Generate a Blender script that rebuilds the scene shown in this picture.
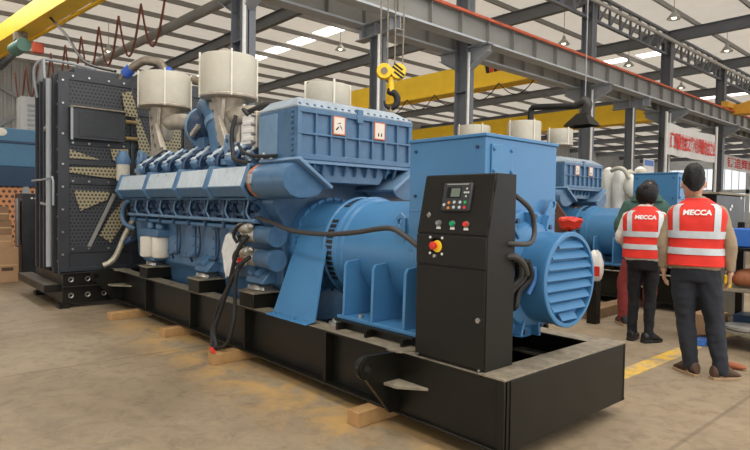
import bpy, bmesh, math, random
from math import sin, cos, pi, radians
from mathutils import Vector, Matrix, noise as mnoise

# ------------------------------------------------------------------ scene, camera, light
S = bpy.context.scene
COL = S.collection
for o in list(bpy.data.objects):
    bpy.data.objects.remove(o)
S.view_settings.view_transform = 'Standard'
S.view_settings.look = 'None'
S.view_settings.gamma = 1.0
S.view_settings.use_curve_mapping = False
S.view_settings.exposure = 0.05
S.cycles.max_bounces = 8
S.cycles.diffuse_bounces = 5

cam = bpy.data.cameras.new('camera')
cam.sensor_fit = 'HORIZONTAL'
cam.sensor_width = 36.0
cam.lens = 36.0 * 570.15 / 750.0
cam.clip_end = 300
camo = bpy.data.objects.new('camera', cam)
COL.objects.link(camo)
YAW, PITCH, ROLL = 2.41457, -0.0314, 0.01691
_f = Vector((cos(PITCH) * cos(YAW), cos(PITCH) * sin(YAW), sin(PITCH)))
_r = Vector((sin(YAW), -cos(YAW), 0))
_u = _r.cross(_f)
_r2 = cos(ROLL) * _r + sin(ROLL) * _u
_u2 = -sin(ROLL) * _r + cos(ROLL) * _u
_m = Matrix((_r2, _u2, -_f)).transposed().to_4x4()
_m.translation = Vector((1.7586, -2.4933, 1.4))
camo.matrix_world = _m
S.camera = camo

w = bpy.data.worlds.new('daylight')
S.world = w
w.use_nodes = True
bg = w.node_tree.nodes['Background']
bg.inputs[0].default_value = (0.93, 0.96, 1.0, 1)
bg.inputs[1].default_value = 2.0

def area(name, loc, sx, sy, power, col=(1, 0.98, 0.94), rot=(0, 0, 0)):
    l = bpy.data.lights.new(name, 'AREA')
    l.shape = 'RECTANGLE'
    l.size, l.size_y = sx, sy
    l.energy = power
    l.color = col
    o = bpy.data.objects.new(name, l)
    o.location = loc
    o.rotation_euler = rot
    COL.objects.link(o)
    return o

ROOF = 9.9
# unseen fill lamps, added to brighten machines and floor from above
for x, y in ((2.0, -7.3), (2.0, -0.1), (2.0, 7.1), (-20.0, -0.1)):
    area('roof_fill_lamp', (x, y, ROOF - 0.45), 16, 1.3, 620)

# ------------------------------------------------------------------ materials
MATS = {}
def mat(name, col, rough=0.5, metal=0.0, var=0.06, vscale=6.0, bump=0.0, bscale=60.0, emit=0.0, spec=0.5, col2=None):
    if name in MATS:
        return MATS[name]
    m = bpy.data.materials.new(name)
    m.use_nodes = True
    nt = m.node_tree
    b = nt.nodes['Principled BSDF']
    b.inputs['Roughness'].default_value = rough
    b.inputs['Metallic'].default_value = metal
    b.inputs['Specular IOR Level'].default_value = spec
    tc = nt.nodes.new('ShaderNodeTexCoord')
    if var > 0 or col2:
        n = nt.nodes.new('ShaderNodeTexNoise')
        n.inputs['Scale'].default_value = vscale
        n.inputs['Detail'].default_value = 5
        n.inputs['Roughness'].default_value = 0.65
        nt.links.new(tc.outputs['Object'], n.inputs['Vector'])
        r = nt.nodes.new('ShaderNodeValToRGB')
        r.color_ramp.elements[0].position = 0.3
        r.color_ramp.elements[1].position = 0.7
        lo = tuple(max(0, c * (1 - var * 2)) for c in col)
        hi = tuple(min(1, c * (1 + var * 2)) for c in col)
        if col2:
            lo, hi = col, col2
        r.color_ramp.elements[0].color = (*lo, 1)
        r.color_ramp.elements[1].color = (*hi, 1)
        nt.links.new(n.outputs['Fac'], r.inputs['Fac'])
        nt.links.new(r.outputs['Color'], b.inputs['Base Color'])
        mr = nt.nodes.new('ShaderNodeMapRange')
        mr.inputs['To Min'].default_value = max(0.02, rough - 0.08)
        mr.inputs['To Max'].default_value = min(1, rough + 0.08)
        nt.links.new(n.outputs['Fac'], mr.inputs['Value'])
        nt.links.new(mr.outputs['Result'], b.inputs['Roughness'])
    else:
        b.inputs['Base Color'].default_value = (*col, 1)
    if bump > 0:
        n2 = nt.nodes.new('ShaderNodeTexNoise')
        n2.inputs['Scale'].default_value = bscale
        n2.inputs['Detail'].default_value = 3
        nt.links.new(tc.outputs['Object'], n2.inputs['Vector'])
        bp = nt.nodes.new('ShaderNodeBump')
        bp.inputs['Strength'].default_value = bump
        bp.inputs['Distance'].default_value = 0.01
        nt.links.new(n2.outputs['Fac'], bp.inputs['Height'])
        nt.links.new(bp.outputs['Normal'], b.inputs['Normal'])
    if emit > 0:
        b.inputs['Emission Color'].default_value = (*col, 1)
        b.inputs['Emission Strength'].default_value = emit
    MATS[name] = m
    return m

def srgb(r, g, b):
    f = lambda c: (c / 255 / 12.92) if c <= 10 else ((c / 255 + 0.055) / 1.055) ** 2.4
    return (f(r), f(g), f(b))

BLUE = mat('alternator_blue_paint', srgb(70, 123, 166), 0.34, 0, 0.03, 3, 0.03, 120, spec=.4)
EBLUE = mat('engine_blue_paint', srgb(74, 108, 139), 0.34, 0, 0.08, 9, 0.05, 90)
PBLUE = mat('pale_blue_paint', srgb(112, 142, 170), 0.34, 0.05, 0.05, 8)
LITFACE = mat('lit_face_silver', srgb(198, 210, 217), 0.3, 0.15, 0.07, 14)  # silver tone that paints in light on upward faces
BLACK = mat('satin_black_paint', srgb(22, 20, 14), 0.38, 0, 0.15, 5, 0.03, 100, spec=.35)
RBLACK = mat('radiator_black_paint', srgb(50, 52, 56), 0.45, 0, 0.12, 4)
DUST = mat('dusty_black_steel', srgb(132, 122, 104), 0.62, 0, 0.2, 14, 0.04, 80)
CABM = mat('cabinet_grey_black_powder', srgb(30, 27, 22), 0.45, 0, 0.06, 7, 0.06, 300, spec=.25)
STEEL = mat('bright_steel', srgb(178, 176, 170), 0.32, 0.85, 0.08, 20)
GALV = mat('cast_aluminium', srgb(190, 180, 164), 0.48, 0.45, 0.1, 14, 0.05, 70)
CREAM = mat('cream_filter_paint', srgb(186, 180, 164), 0.5, 0, 0.04, 5)
CREAM2 = mat('cream_paint_light', srgb(226, 220, 204), 0.5, 0, 0.04, 5)
RUBBER = mat('black_rubber', srgb(30, 29, 28), 0.6, 0, 0.1, 10)
HOSE = mat('dark_grey_conduit', srgb(58, 54, 50), 0.5, 0, 0.1, 20)
COPPER = mat('copper_band', srgb(190, 120, 84), 0.4, 0.5, 0.1, 20)
WHITE = mat('white_plastic', srgb(228, 226, 220), 0.45, 0, 0.03, 8)
CLOTH = mat('white_rag_cloth', srgb(222, 220, 214), 0.9, 0, 0.05, 14, 0.3, 25)
RED = mat('red_plastic', srgb(214, 54, 40), 0.4, 0, 0.04, 9)
GREEN = mat('green_plastic', srgb(20, 150, 96), 0.4, 0, 0.04, 9)
YEL = mat('yellow_crane_paint', srgb(255, 206, 40), 0.45, 0, 0.04, 2)
YEL2 = mat('orange_crane_paint', srgb(240, 180, 70), 0.5, 0, 0.04, 2)
SGREY = mat('grey_structural_steel_paint', srgb(106, 109, 114), 0.5, 0, 0.05, 1.5)
SDARK = mat('dark_grey_steel_paint', srgb(138, 136, 130), 0.55, 0, 0.05, 1.5)
SLIGHT = mat('light_grey_steel_paint', srgb(150, 153, 156), 0.5, 0, 0.05, 2)
PURL = mat('purlin_grey', srgb(132, 129, 124), 0.6, 0, 0.05, 2)
RAIL = mat('red_oxide_rail', srgb(196, 92, 62), 0.6, 0, 0.15, 3)
WOOD = mat('raw_timber', srgb(150, 112, 68), 0.8, 0, 0.0, 6, 0.1, 30, col2=srgb(188, 148, 96))
WOOD2 = mat('brown_timber', srgb(112, 88, 62), 0.8, 0, 0.0, 6, 0.1, 30, col2=srgb(150, 120, 86))
CARD = mat('brown_cardboard', srgb(176, 140, 104), 0.85, 0, 0.05, 4)
CARD2 = mat('dark_cardboard', srgb(140, 108, 80), 0.85, 0, 0.05, 4)
TAN = mat('khaki_perforated_steel', srgb(150, 140, 110), 0.6, 0.1, 0.06, 9)
SKYL = mat('skylight_panel', (1.0, 0.98, 0.94), 0.5, 0, 0, emit=3.0)
BLUEBOX = mat('blue_enclosure_paint', srgb(70, 120, 170), 0.4, 0, 0.04, 3)
TANK = mat('teal_blue_tank_paint', srgb(74, 120, 150), 0.5, 0, 0.05, 2)
NAVY = mat('navy_paint', srgb(38, 62, 90), 0.42, 0, 0.05, 2)
REDTXT = mat('red_banner_ink', srgb(222, 52, 42), 0.7, 0, 0)
BANNER = mat('white_banner_cloth', srgb(226, 222, 216), 0.85, 0, 0.03, 2)
BLUET = mat('blue_plastic_tray', srgb(54, 110, 190), 0.4, 0, 0.04, 4)

def perforated(name, col, hole, scale, size=0.3):
    """sheet steel with a regular pattern of punched holes (procedural)"""
    m = bpy.data.materials.new(name)
    m.use_nodes = True
    nt = m.node_tree
    b = nt.nodes['Principled BSDF']
    tc = nt.nodes.new('ShaderNodeTexCoord')
    sx = nt.nodes.new('ShaderNodeSeparateXYZ')
    nt.links.new(tc.outputs['Object'], sx.inputs[0])
    def mth(op, a, bv=None):
        n = nt.nodes.new('ShaderNodeMath')
        n.operation = op
        for i, v in enumerate((a, bv)):
            if v is None:
                continue
            if isinstance(v, (int, float)):
                n.inputs[i].default_value = v
            else:
                nt.links.new(v, n.inputs[i])
        return n.outputs[0]
    v = mth('MULTIPLY', sx.outputs['Z'], scale)
    row = mth('FLOOR', v)
    half = mth('MULTIPLY', mth('MODULO', mth('ABSOLUTE', row), 2.0), 0.5)
    u = mth('ADD', mth('MULTIPLY', mth('ADD', sx.outputs['Y'], mth('MULTIPLY', sx.outputs['X'], 0.9)), scale), half)
    fu = mth('SUBTRACT', mth('FRACT', u), 0.5)
    fv = mth('SUBTRACT', mth('FRACT', v), 0.5)
    d = mth('SQRT', mth('ADD', mth('MULTIPLY', fu, fu), mth('MULTIPLY', fv, fv)))
    k = mth('LESS_THAN', d, size)
    mx = nt.nodes.new('ShaderNodeMix')
    mx.data_type = 'RGBA'
    nt.links.new(k, mx.inputs['Factor'])
    mx.inputs[6].default_value = (*col, 1)
    mx.inputs[7].default_value = (*hole, 1)
    nt.links.new(mx.outputs[2], b.inputs['Base Color'])
    b.inputs['Roughness'].default_value = 0.55
    return m

PERF = perforated('perforated_black_sheet', srgb(62, 64, 68), srgb(22, 22, 24), 21)
PERFT = perforated('khaki_light_patch_sheet', srgb(152, 142, 112), srgb(52, 48, 42), 21)
PERFO = perforated('perforated_orange_sheet', srgb(206, 142, 96), srgb(90, 60, 40), 9)

# ------------------------------------------------------------------ mesh helpers
class MB:
    def __init__(self):
        self.v, self.f = [], []
    def add(self, vs, fs):
        n = len(self.v)
        self.v += [tuple(p) for p in vs]
        self.f += [tuple(i + n for i in q) for q in fs]
        return self
    def box(self, x0, x1, y0, y1, z0, z1):
        vs = [(x, y, z) for x in (x0, x1) for y in (y0, y1) for z in (z0, z1)]
        return self.add(vs, [(0, 1, 3, 2), (4, 6, 7, 5), (0, 4, 5, 1), (2, 3, 7, 6), (0, 2, 6, 4), (1, 5, 7, 3)])
    def obox(self, c, size, M=None):
        """box of full size about c, turned by the 3x3 matrix M"""
        hx, hy, hz = (s / 2 for s in size)
        c = Vector(c)
        vs = []
        for x in (-hx, hx):
            for y in (-hy, hy):
                for z in (-hz, hz):
                    p = Vector((x, y, z))
                    vs.append(c + (M @ p if M else p))
        return self.add(vs, [(0, 1, 3, 2), (4, 6, 7, 5), (0, 4, 5, 1), (2, 3, 7, 6), (0, 2, 6, 4), (1, 5, 7, 3)])
    def bar(self, a, b, wd, ht, up=(0, 0, 1)):
        a, b = Vector(a), Vector(b)
        d = (b - a)
        L = d.length
        d.normalize()
        s = d.cross(Vector(up))
        if s.length < 1e-4:
            s = d.cross(Vector((1, 0, 0)))
        s.normalize()
        u = s.cross(d)
        M = Matrix((d, s, u)).transposed()
        return self.obox((a + b) / 2, (L, wd, ht), M)
    def loft(self, rings, c0=True, c1=True, closed=False):
        n = len(rings[0])
        vs = [p for r in rings for p in r]
        fs = []
        m = len(rings)
        for i in range(m - 1 + (1 if closed else 0)):
            for j in range(n):
                k = (j + 1) % n
                i2 = (i + 1) % m
                fs.append((i * n + j, i * n + k, i2 * n + k, i2 * n + j))
        if not closed:
            if c0:
                fs.append(tuple(range(n - 1, -1, -1)))
            if c1:
                fs.append(tuple((m - 1) * n + j for j in range(n)))
        return self.add(vs, fs)
    def cyl(self, p0, p1, r0, r1=None, n=20, c0=True, c1=True):
        r1 = r0 if r1 is None else r1
        p0, p1 = Vector(p0), Vector(p1)
        d = (p1 - p0).normalized()
        a = d.orthogonal().normalized()
        b = d.cross(a)
        ring = lambda p, r: [p + a * (r * cos(2 * pi * i / n)) + b * (r * sin(2 * pi * i / n)) for i in range(n)]
        return self.loft([ring(p0, r0), ring(p1, r1)], c0, c1)
    def lathe(self, prof, origin, axis='x', n=40, c0=True, c1=True, a0=0.0):
        """prof: (h along axis, radius)"""
        o = Vector(origin)
        rings = []
        for h, r in prof:
            ring = []
            for i in range(n):
                t = 2 * pi * i / n + a0
                c, s = r * cos(t), r * sin(t)
                p = {'x': (h, c, s), 'y': (s, h, c), 'z': (c, s, h)}[axis]
                ring.append(o + Vector(p))
            rings.append(ring)
        return self.loft(rings, c0, c1)
    def prism(self, poly, axis, a0, a1):
        """polygon in the plane across the axis: x->(y,z), y->(x,z), z->(x,y)"""
        mk = {'x': lambda p, a: (a, p[0], p[1]), 'y': lambda p, a: (p[0], a, p[1]), 'z': lambda p, a: (p[0], p[1], a)}[axis]
        return self.loft([[mk(p, a0) for p in poly], [mk(p, a1) for p in poly]])
    def plate_holes(self, poly, holes, axis, a0, a1, seg=14):
        """plate with round holes, triangulated"""
        bm = bmesh.new()
        loops = [poly] + [[(cx + r * cos(2 * pi * i / seg), cy + r * sin(2 * pi * i / seg)) for i in range(seg)] for cx, cy, r in holes]
        es = []
        for lp in loops:
            vv = [bm.verts.new((p[0], p[1], 0)) for p in lp]
            es += [bm.edges.new((vv[i], vv[(i + 1) % len(vv)])) for i in range(len(vv))]
        bmesh.ops.triangle_fill(bm, use_beauty=True, use_dissolve=False, edges=es)
        bm.verts.index_update()
        mk = {'x': lambda p, a: (a, p[0], p[1]), 'y': lambda p, a: (p[0], a, p[1]), 'z': lambda p, a: (p[0], p[1], a)}[axis]
        P = [(v.co.x, v.co.y) for v in bm.verts]
        F = [tuple(v.index for v in f.verts) for f in bm.faces]
        n = len(P)
        vs = [mk(p, a0) for p in P] + [mk(p, a1) for p in P]
        fs = F + [tuple(i + n for i in reversed(f)) for f in F]
        k = 0
        for lp in loops:
            L = len(lp)
            for i in range(L):
                j = (i + 1) % L
                fs.append((k + i, k + j, k + j + n, k + i + n))
            k += L
        bm.free()
        return self.add(vs, fs)
    def tube(self, pts, r, n=10, smooth=True, sub=6, closed=False):
        P = [Vector(p) for p in pts]
        R = r if isinstance(r, (list, tuple)) else [r] * len(P)
        if smooth and len(P) > 2:
            Q, RR = [], []
            for i in range(len(P) - 1):
                p0 = P[max(i - 1, 0)]; p1 = P[i]; p2 = P[i + 1]; p3 = P[min(i + 2, len(P) - 1)]
                for k in range(sub):
                    t = k / sub
                    Q.append(0.5 * ((2 * p1) + (p2 - p0) * t + (2 * p0 - 5 * p1 + 4 * p2 - p3) * t * t + (3 * p1 - p0 - 3 * p2 + p3) * t ** 3))
                    RR.append(R[i] * (1 - t) + R[i + 1] * t)
            Q.append(P[-1]); RR.append(R[-1])
            P, R = Q, RR
        rings = []
        a = None
        for i, p in enumerate(P):
            d = (P[min(i + 1, len(P) - 1)] - P[max(i - 1, 0)]).normalized()
            if a is None:
                a = d.orthogonal().normalized()
            a = (a - d * a.dot(d))
            if a.length < 1e-5:
                a = d.orthogonal()
            a.normalize()
            b = d.cross(a)
            rings.append([p + a * (R[i] * cos(2 * pi * k / n)) + b * (R[i] * sin(2 * pi * k / n)) for k in range(n)])
        return self.loft(rings)
    def sphere(self, c, r, n=16, m=10):
        rx, ry, rz = r if isinstance(r, (list, tuple)) else (r, r, r)
        c = Vector(c)
        rings = []
        for j in range(1, m):
            t = pi * j / m
            rings.append([c + Vector((rx * sin(t) * cos(2 * pi * i / n), ry * sin(t) * sin(2 * pi * i / n), -rz * cos(t))) for i in range(n)])
        return self.loft(rings)
    def quad(self, a, b, c, d):
        return self.add([a, b, c, d], [(0, 1, 2, 3)])
    def mesh(self, name, m, off=(0, 0, 0), smooth=35, fix=True):
        me = bpy.data.meshes.new(name)
        ox, oy, oz = off
        me.from_pydata([(x - ox, y - oy, z - oz) for x, y, z in self.v], [], self.f)
        if fix:
            bm = bmesh.new()
            bm.from_mesh(me)
            bmesh.ops.recalc_face_normals(bm, faces=bm.faces)
            bm.to_mesh(me)
            bm.free()
        if m:
            me.materials.append(m)
        if smooth:
            me.polygons.foreach_set('use_smooth', [True] * len(me.polygons))
            me.set_sharp_from_angle(angle=radians(smooth))
        me.update()
        return me
    def build(self, name, m, parent=None, bevel=0.0, smooth=35, origin=None):
        if parent is not None:
            off = wloc(parent)
        elif origin is not None:
            off = origin
        else:
            xs = [p[0] for p in self.v]; ys = [p[1] for p in self.v]; zs = [p[2] for p in self.v]
            off = ((min(xs) + max(xs)) / 2, (min(ys) + max(ys)) / 2, min(zs))
        o = bpy.data.objects.new(name, self.mesh(name, m, off, smooth))
        if parent is not None:
            o.parent = parent
        else:
            o.location = off
        COL.objects.link(o)
        if bevel > 0:
            bv = o.modifiers.new('edge_rounding', 'BEVEL')
            bv.width = bevel
            bv.segments = 2
            bv.limit_method = 'ANGLE'
            bv.angle_limit = radians(40)
            bv.harden_normals = False
        return o

def wloc(o):
    l = Vector((0, 0, 0))
    while o is not None:
        l += o.location
        o = o.parent
    return l

def tag(o, label=None, cat=None, group=None, kind=None):
    if label: o['label'] = label
    if cat: o['category'] = cat
    if group: o['group'] = group
    if kind: o['kind'] = kind
    return o

def empty(name, loc, label, cat, group=None):
    o = bpy.data.objects.new(name, None)
    o.location = loc
    o.empty_display_size = 0.2
    COL.objects.link(o)
    return tag(o, label, cat, group)

def struct(o):
    o['kind'] = 'structure'
    return o

def kids(o):
    return list(o.children)

def copy_tree(o, parent=None):
    c = o.copy()
    COL.objects.link(c)
    if parent is not None:
        c.parent = parent
    for ch in kids(o):
        copy_tree(ch, c)
    return c

def Rx(a): return Matrix.Rotation(a, 3, 'X')
def Ry(a): return Matrix.Rotation(a, 3, 'Y')
def Rz(a): return Matrix.Rotation(a, 3, 'Z')

def text_mb(body, size, bold=0.0, shear=0.0):
    """letters as a mesh builder in the local x/y plane, centred on the origin"""
    cu = bpy.data.curves.new('lettering', 'FONT')
    cu.body = body
    cu.size = size
    cu.align_x = 'CENTER'
    cu.align_y = 'CENTER'
    cu.offset = bold
    cu.shear = shear
    cu.resolution_u = 3
    t = bpy.data.objects.new('lettering', cu)
    COL.objects.link(t)
    dg = bpy.context.evaluated_depsgraph_get()
    me = bpy.data.meshes.new_from_object(t.evaluated_get(dg))
    vs = [tuple(v.co) for v in me.vertices]
    fs = [tuple(p.vertices) for p in me.polygons]
    bpy.data.objects.remove(t)
    bpy.data.curves.remove(cu)
    bpy.data.meshes.remove(me)
    return vs, fs

def place_text(parent, name, body, size, m, fn, bold=0.0, shear=0.0, sx=1.0):
    vs, fs = text_mb(body, size, bold, shear)
    mb = MB()
    mb.add([fn(x * sx, y) for x, y, z in vs], fs)
    off = wloc(parent) if parent else None
    me = mb.mesh(name, m, off or (0, 0, 0), 0, fix=False)
    o = bpy.data.objects.new(name, me)
    if parent:
        o.parent = parent
    COL.objects.link(o)
    return o
TRANSLUCENCY = .31
JX = -3.55
# ------------------------------------------------------------------ the hall
def floor_material():
    m = bpy.data.materials.new('worn_concrete_floor')
    m.use_nodes = True
    nt = m.node_tree
    b = nt.nodes['Principled BSDF']
    tc = nt.nodes.new('ShaderNodeTexCoord')
    def noise(scale, detail=6, rough=.6, dist=0.0, vec=None):
        n = nt.nodes.new('ShaderNodeTexNoise')
        n.inputs['Scale'].default_value = scale
        n.inputs['Detail'].default_value = detail
        n.inputs['Roughness'].default_value = rough
        n.inputs['Distortion'].default_value = dist
        nt.links.new(vec or tc.outputs['Object'], n.inputs['Vector'])
        return n.outputs['Fac']
    def ramp(fac, stops):
        r = nt.nodes.new('ShaderNodeValToRGB')
        while len(r.color_ramp.elements) < len(stops):
            r.color_ramp.elements.new(.5)
        for e, (p, c) in zip(r.color_ramp.elements, stops):
            e.position = p
            e.color = (*c, 1) if len(c) == 3 else c
        nt.links.new(fac, r.inputs['Fac'])
        return r.outputs['Color']
    def mix(f, a, c, mode='MIX'):
        n = nt.nodes.new('ShaderNodeMix')
        n.data_type = 'RGBA'
        n.blend_type = mode
        for sock, v in ((n.inputs['Factor'], f), (n.inputs[6], a), (n.inputs[7], c)):
            if isinstance(v, (int, float)):
                sock.default_value = v
            elif isinstance(v, tuple):
                sock.default_value = (*v, 1)
            else:
                nt.links.new(v, sock)
        return n.outputs[2]
    base = ramp(noise(.55, 8, .62, .4), [(.30, srgb(122, 106, 84)), (.50, srgb(146, 129, 105)), (.72, srgb(164, 148, 123))])
    fine = ramp(noise(7, 8, .7, .6), [(.30, (.62, .61, .60)), (.52, (1, 1, 1)), (.75, (1.08, 1.07, 1.05))])
    c = mix(.85, base, fine, 'MULTIPLY')
    dirt = ramp(noise(1.4, 7, .7, 1.2), [(.56, (0, 0, 0)), (.70, (1, 1, 1))])
    c = mix(mix(.5, (0, 0, 0), dirt), c, srgb(112, 100, 86))
    # hairline cracks
    v = nt.nodes.new('ShaderNodeTexVoronoi')
    v.feature = 'DISTANCE_TO_EDGE'
    v.inputs['Scale'].default_value = .55
    dn = nt.nodes.new('ShaderNodeTexNoise')
    dn.inputs['Scale'].default_value = 2.0
    nt.links.new(tc.outputs['Object'], dn.inputs['Vector'])
    va = nt.nodes.new('ShaderNodeVectorMath')
    va.operation = 'MULTIPLY_ADD'
    nt.links.new(dn.outputs['Color'], va.inputs[0])
    va.inputs[1].default_value = (.5, .5, .5)
    nt.links.new(tc.outputs['Object'], va.inputs[2])
    nt.links.new(va.outputs[0], v.inputs['Vector'])
    cr = ramp(v.outputs['Distance'], [(0.0, (.28, .28, .28)), (.005, (0, 0, 0))])
    c = mix(cr, c, srgb(120, 106, 90))
    # old sawdust and yellow timber dust around the skid: a patch on the floor
    sx = nt.nodes.new('ShaderNodeSeparateXYZ')
    nt.links.new(tc.outputs['Object'], sx.inputs[0])
    def mr(v, a, b_, c0, d):
        n = nt.nodes.new('ShaderNodeMapRange')
        n.interpolation_type = 'SMOOTHSTEP'
        for i, k in zip(('From Min', 'From Max', 'To Min', 'To Max'), (a, b_, c0, d)):
            n.inputs[i].default_value = k
        nt.links.new(v, n.inputs['Value'])
        return n.outputs['Result']
    def mul(a, b_):
        n = nt.nodes.new('ShaderNodeMath')
        n.operation = 'MULTIPLY'
        for i, k in ((0, a), (1, b_)):
            if isinstance(k, (int, float)):
                n.inputs[i].default_value = k
            else:
                nt.links.new(k, n.inputs[i])
        return n.outputs[0]
    patch = mul(mr(sx.outputs['Y'], -.75, -.15, 0, 1), mul(mr(sx.outputs['Y'], 1.5, 2.0, 1, 0), mul(mr(sx.outputs['X'], -5.6, -4.6, 0, 1), mr(sx.outputs['X'], -.9, .1, 1, 0))))
    saw = mul(patch, mr(noise(2.2, 6, .65, .8), .38, .62, 0, .8))
    c = mix(saw, c, srgb(190, 150, 88))
    # sawn joints between the slabs
    def joint(axis, off, pitch):
        w1 = nt.nodes.new('ShaderNodeMath'); w1.operation = 'ADD'
        nt.links.new(sx.outputs[axis], w1.inputs[0]); w1.inputs[1].default_value = 600 - off
        w2 = nt.nodes.new('ShaderNodeMath'); w2.operation = 'PINGPONG'
        nt.links.new(w1.outputs[0], w2.inputs[0]); w2.inputs[1].default_value = pitch / 2
        return mr(w2.outputs[0], .006, .022, .4, 0)
    c = mix(joint('X', JX, 4.0), c, srgb(84, 72, 58))
    nt.links.new(c, b.inputs['Base Color'])
    b.inputs['Roughness'].default_value = .62
    b.inputs['Specular IOR Level'].default_value = .35
    bp = nt.nodes.new('ShaderNodeBump')
    bp.inputs['Strength'].default_value = .12
    bp.inputs['Distance'].default_value = .01
    nt.links.new(noise(22, 6, .7), bp.inputs['Height'])
    nt.links.new(bp.outputs['Normal'], b.inputs['Normal'])
    return m

XW, XE, YS, YN = -38.5, 14.0, -14.0, 96.0
struct(MB().box(XW, XE, YS, YN, -.1, 0).build('floor', floor_material(), smooth=0, origin=(0, 0, 0)))

def line_material():
    m = bpy.data.materials.new('worn_yellow_floor_paint')
    m.use_nodes = True
    nt = m.node_tree
    b = nt.nodes['Principled BSDF']
    tc = nt.nodes.new('ShaderNodeTexCoord')
    n = nt.nodes.new('ShaderNodeTexNoise')
    n.inputs['Scale'].default_value = 5
    n.inputs['Detail'].default_value = 7
    n.inputs['Roughness'].default_value = .7
    nt.links.new(tc.outputs['Object'], n.inputs['Vector'])
    r = nt.nodes.new('ShaderNodeValToRGB')
    r.color_ramp.elements[0].position = .42
    r.color_ramp.elements[0].color = (*srgb(166, 146, 116), 1)
    r.color_ramp.elements[1].position = .56
    r.color_ramp.elements[1].color = (*srgb(220, 176, 62), 1)
    nt.links.new(n.outputs['Fac'], r.inputs['Fac'])
    nt.links.new(r.outputs['Color'], b.inputs['Base Color'])
    b.inputs['Roughness'].default_value = .7
    return m
struct(MB().box(-.52, -.36, 1.6, 7.5, 0, .002).build('floor_line', line_material(), smooth=0))

# walls
wl = MB()
n = 260
pts = []
step = (YN - YS) / n
for i in range(n):
    y = YS + i * step
    pts += [(XW, y), (XW, y + step * .45), (XW + .06, y + step * .55), (XW + .06, y + step * .9)]
pts += [(XW, YN), (XW - .1, YN), (XW - .1, YS)]
wl.prism(pts, 'z', 0, ROOF)
struct(wl.build('wall_left', mat('corrugated_wall_sheet', srgb(168, 168, 166), .6, .1, .04, 1.2), smooth=0))
wb = MB()
wb.box(XW, XE, YN, YN + .2, 0, 1.6)
wb.box(XW, XE, YN, YN + .2, 8.2, ROOF)
wb.box(XW, XE, YN, YN + .2, 4.4, 5.0)
nb = 12
bw = (XE - XW) / nb
for i in range(nb):
    x = XW + i * bw
    wb.box(x, x + .5, YN, YN + .2, 1.6, 8.2)
struct(wb.build('wall_back', mat('pale_end_wall', srgb(222, 226, 230), .7, 0, .04, .5), smooth=0))
wf = MB().box(XW, XE, YS - .2, YS, 3.6, ROOF)  # unseen wall, added with openings sized to trim the side light
for x in (-38.5, -30, -20, -10, 0, 9.0):
    wf.box(x, x + (5.0 if x > 5 or x < -25 else 1.6), YS - .2, YS, 0, 3.2)
struct(wf.build('wall_front_unseen', mat('unseen_front_wall_sheet', srgb(150, 150, 148), .7, 0, .04, .5), smooth=0))
k = 0
for z0, z1 in ((1.6, 4.4), (5.0, 8.2)):
    for i in range(nb):
        x = XW + i * bw + .5
        k += 1
        wp = MB().box(x, x + bw - .5, YN + .06, YN + .08, z0, z1)
        struct(wp.build('window_%d' % k, mat('daylit_window', (.80, .84, .88), .4, 0, 0, emit=.95), smooth=0))
        mu = MB()
        for j in range(5):
            xx = x + (bw - .5) * j / 4
            mu.box(xx - .035, xx + .035, YN + .0, YN + .06, z0, z1)
        struct(mu.build('window_mullion', SLIGHT, smooth=0))
for y0 in (2.4, 8.0):
    m = MB()
    m.bar((XW + .16, y0, 5.2), (XW + .16, y0 + 2.7, 7.2), .12, .22)
    m.bar((XW + .16, y0, 8.7), (XW + .16, y0 + 2.7, 7.2), .12, .22)
    m.box(XW + .06, XW + .4, y0 + 2.6, y0 + 2.95, 0, ROOF)
    struct(m.build('wall_bracing', SLIGHT))

# roof sheet, purlins, rafters
def roof_material():
    """pale sheeting with an added translucent share"""
    m = mat('pale_roof_sheet', srgb(214, 206, 194), .75, 0, .05, .8)
    nt = m.node_tree
    b = nt.nodes['Principled BSDF']
    out = [n for n in nt.nodes if n.type == 'OUTPUT_MATERIAL'][0]
    tr = nt.nodes.new('ShaderNodeBsdfTranslucent')
    tr.inputs['Color'].default_value = (*srgb(232, 220, 202), 1)
    mx = nt.nodes.new('ShaderNodeMixShader')
    mx.inputs[0].default_value = TRANSLUCENCY  # sheet made translucent to brighten the roof and the hall below
    nt.links.new(b.outputs[0], mx.inputs[1])
    nt.links.new(tr.outputs[0], mx.inputs[2])
    nt.links.new(mx.outputs[0], out.inputs[0])
    return m
struct(MB().quad((XW - .1, YS, ROOF), (XE, YS, ROOF), (XE, YN + .2, ROOF), (XW - .1, YN + .2, ROOF)).build('ceiling', roof_material(), smooth=0))
x = XW + .6
while x < XE:
    if x < 3:
        struct(MB().box(x - .035, x + .035, YS, YN, ROOF - .2, ROOF).build('purlin', PURL, smooth=0))
    x += 2.3
FY = [3.42 + 7.2 * i for i in range(-1, 13)]
for y in FY:
    m = MB()
    m.box(XW, XE, y - .012, y + .012, 9.17, 9.66)
    m.box(XW, XE, y - .11, y + .11, 9.15, 9.172)
    m.box(XW, XE, y - .11, y + .11, 9.645, 9.665)
    if y > 0:
        x = XW + .6
        while x < 2:
            m.bar((x, y + .02, 9.2), (x, y + .55, 9.72), .035, .035)
            x += 2.3
    struct(m.build('rafter', SGREY, smooth=0))

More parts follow.
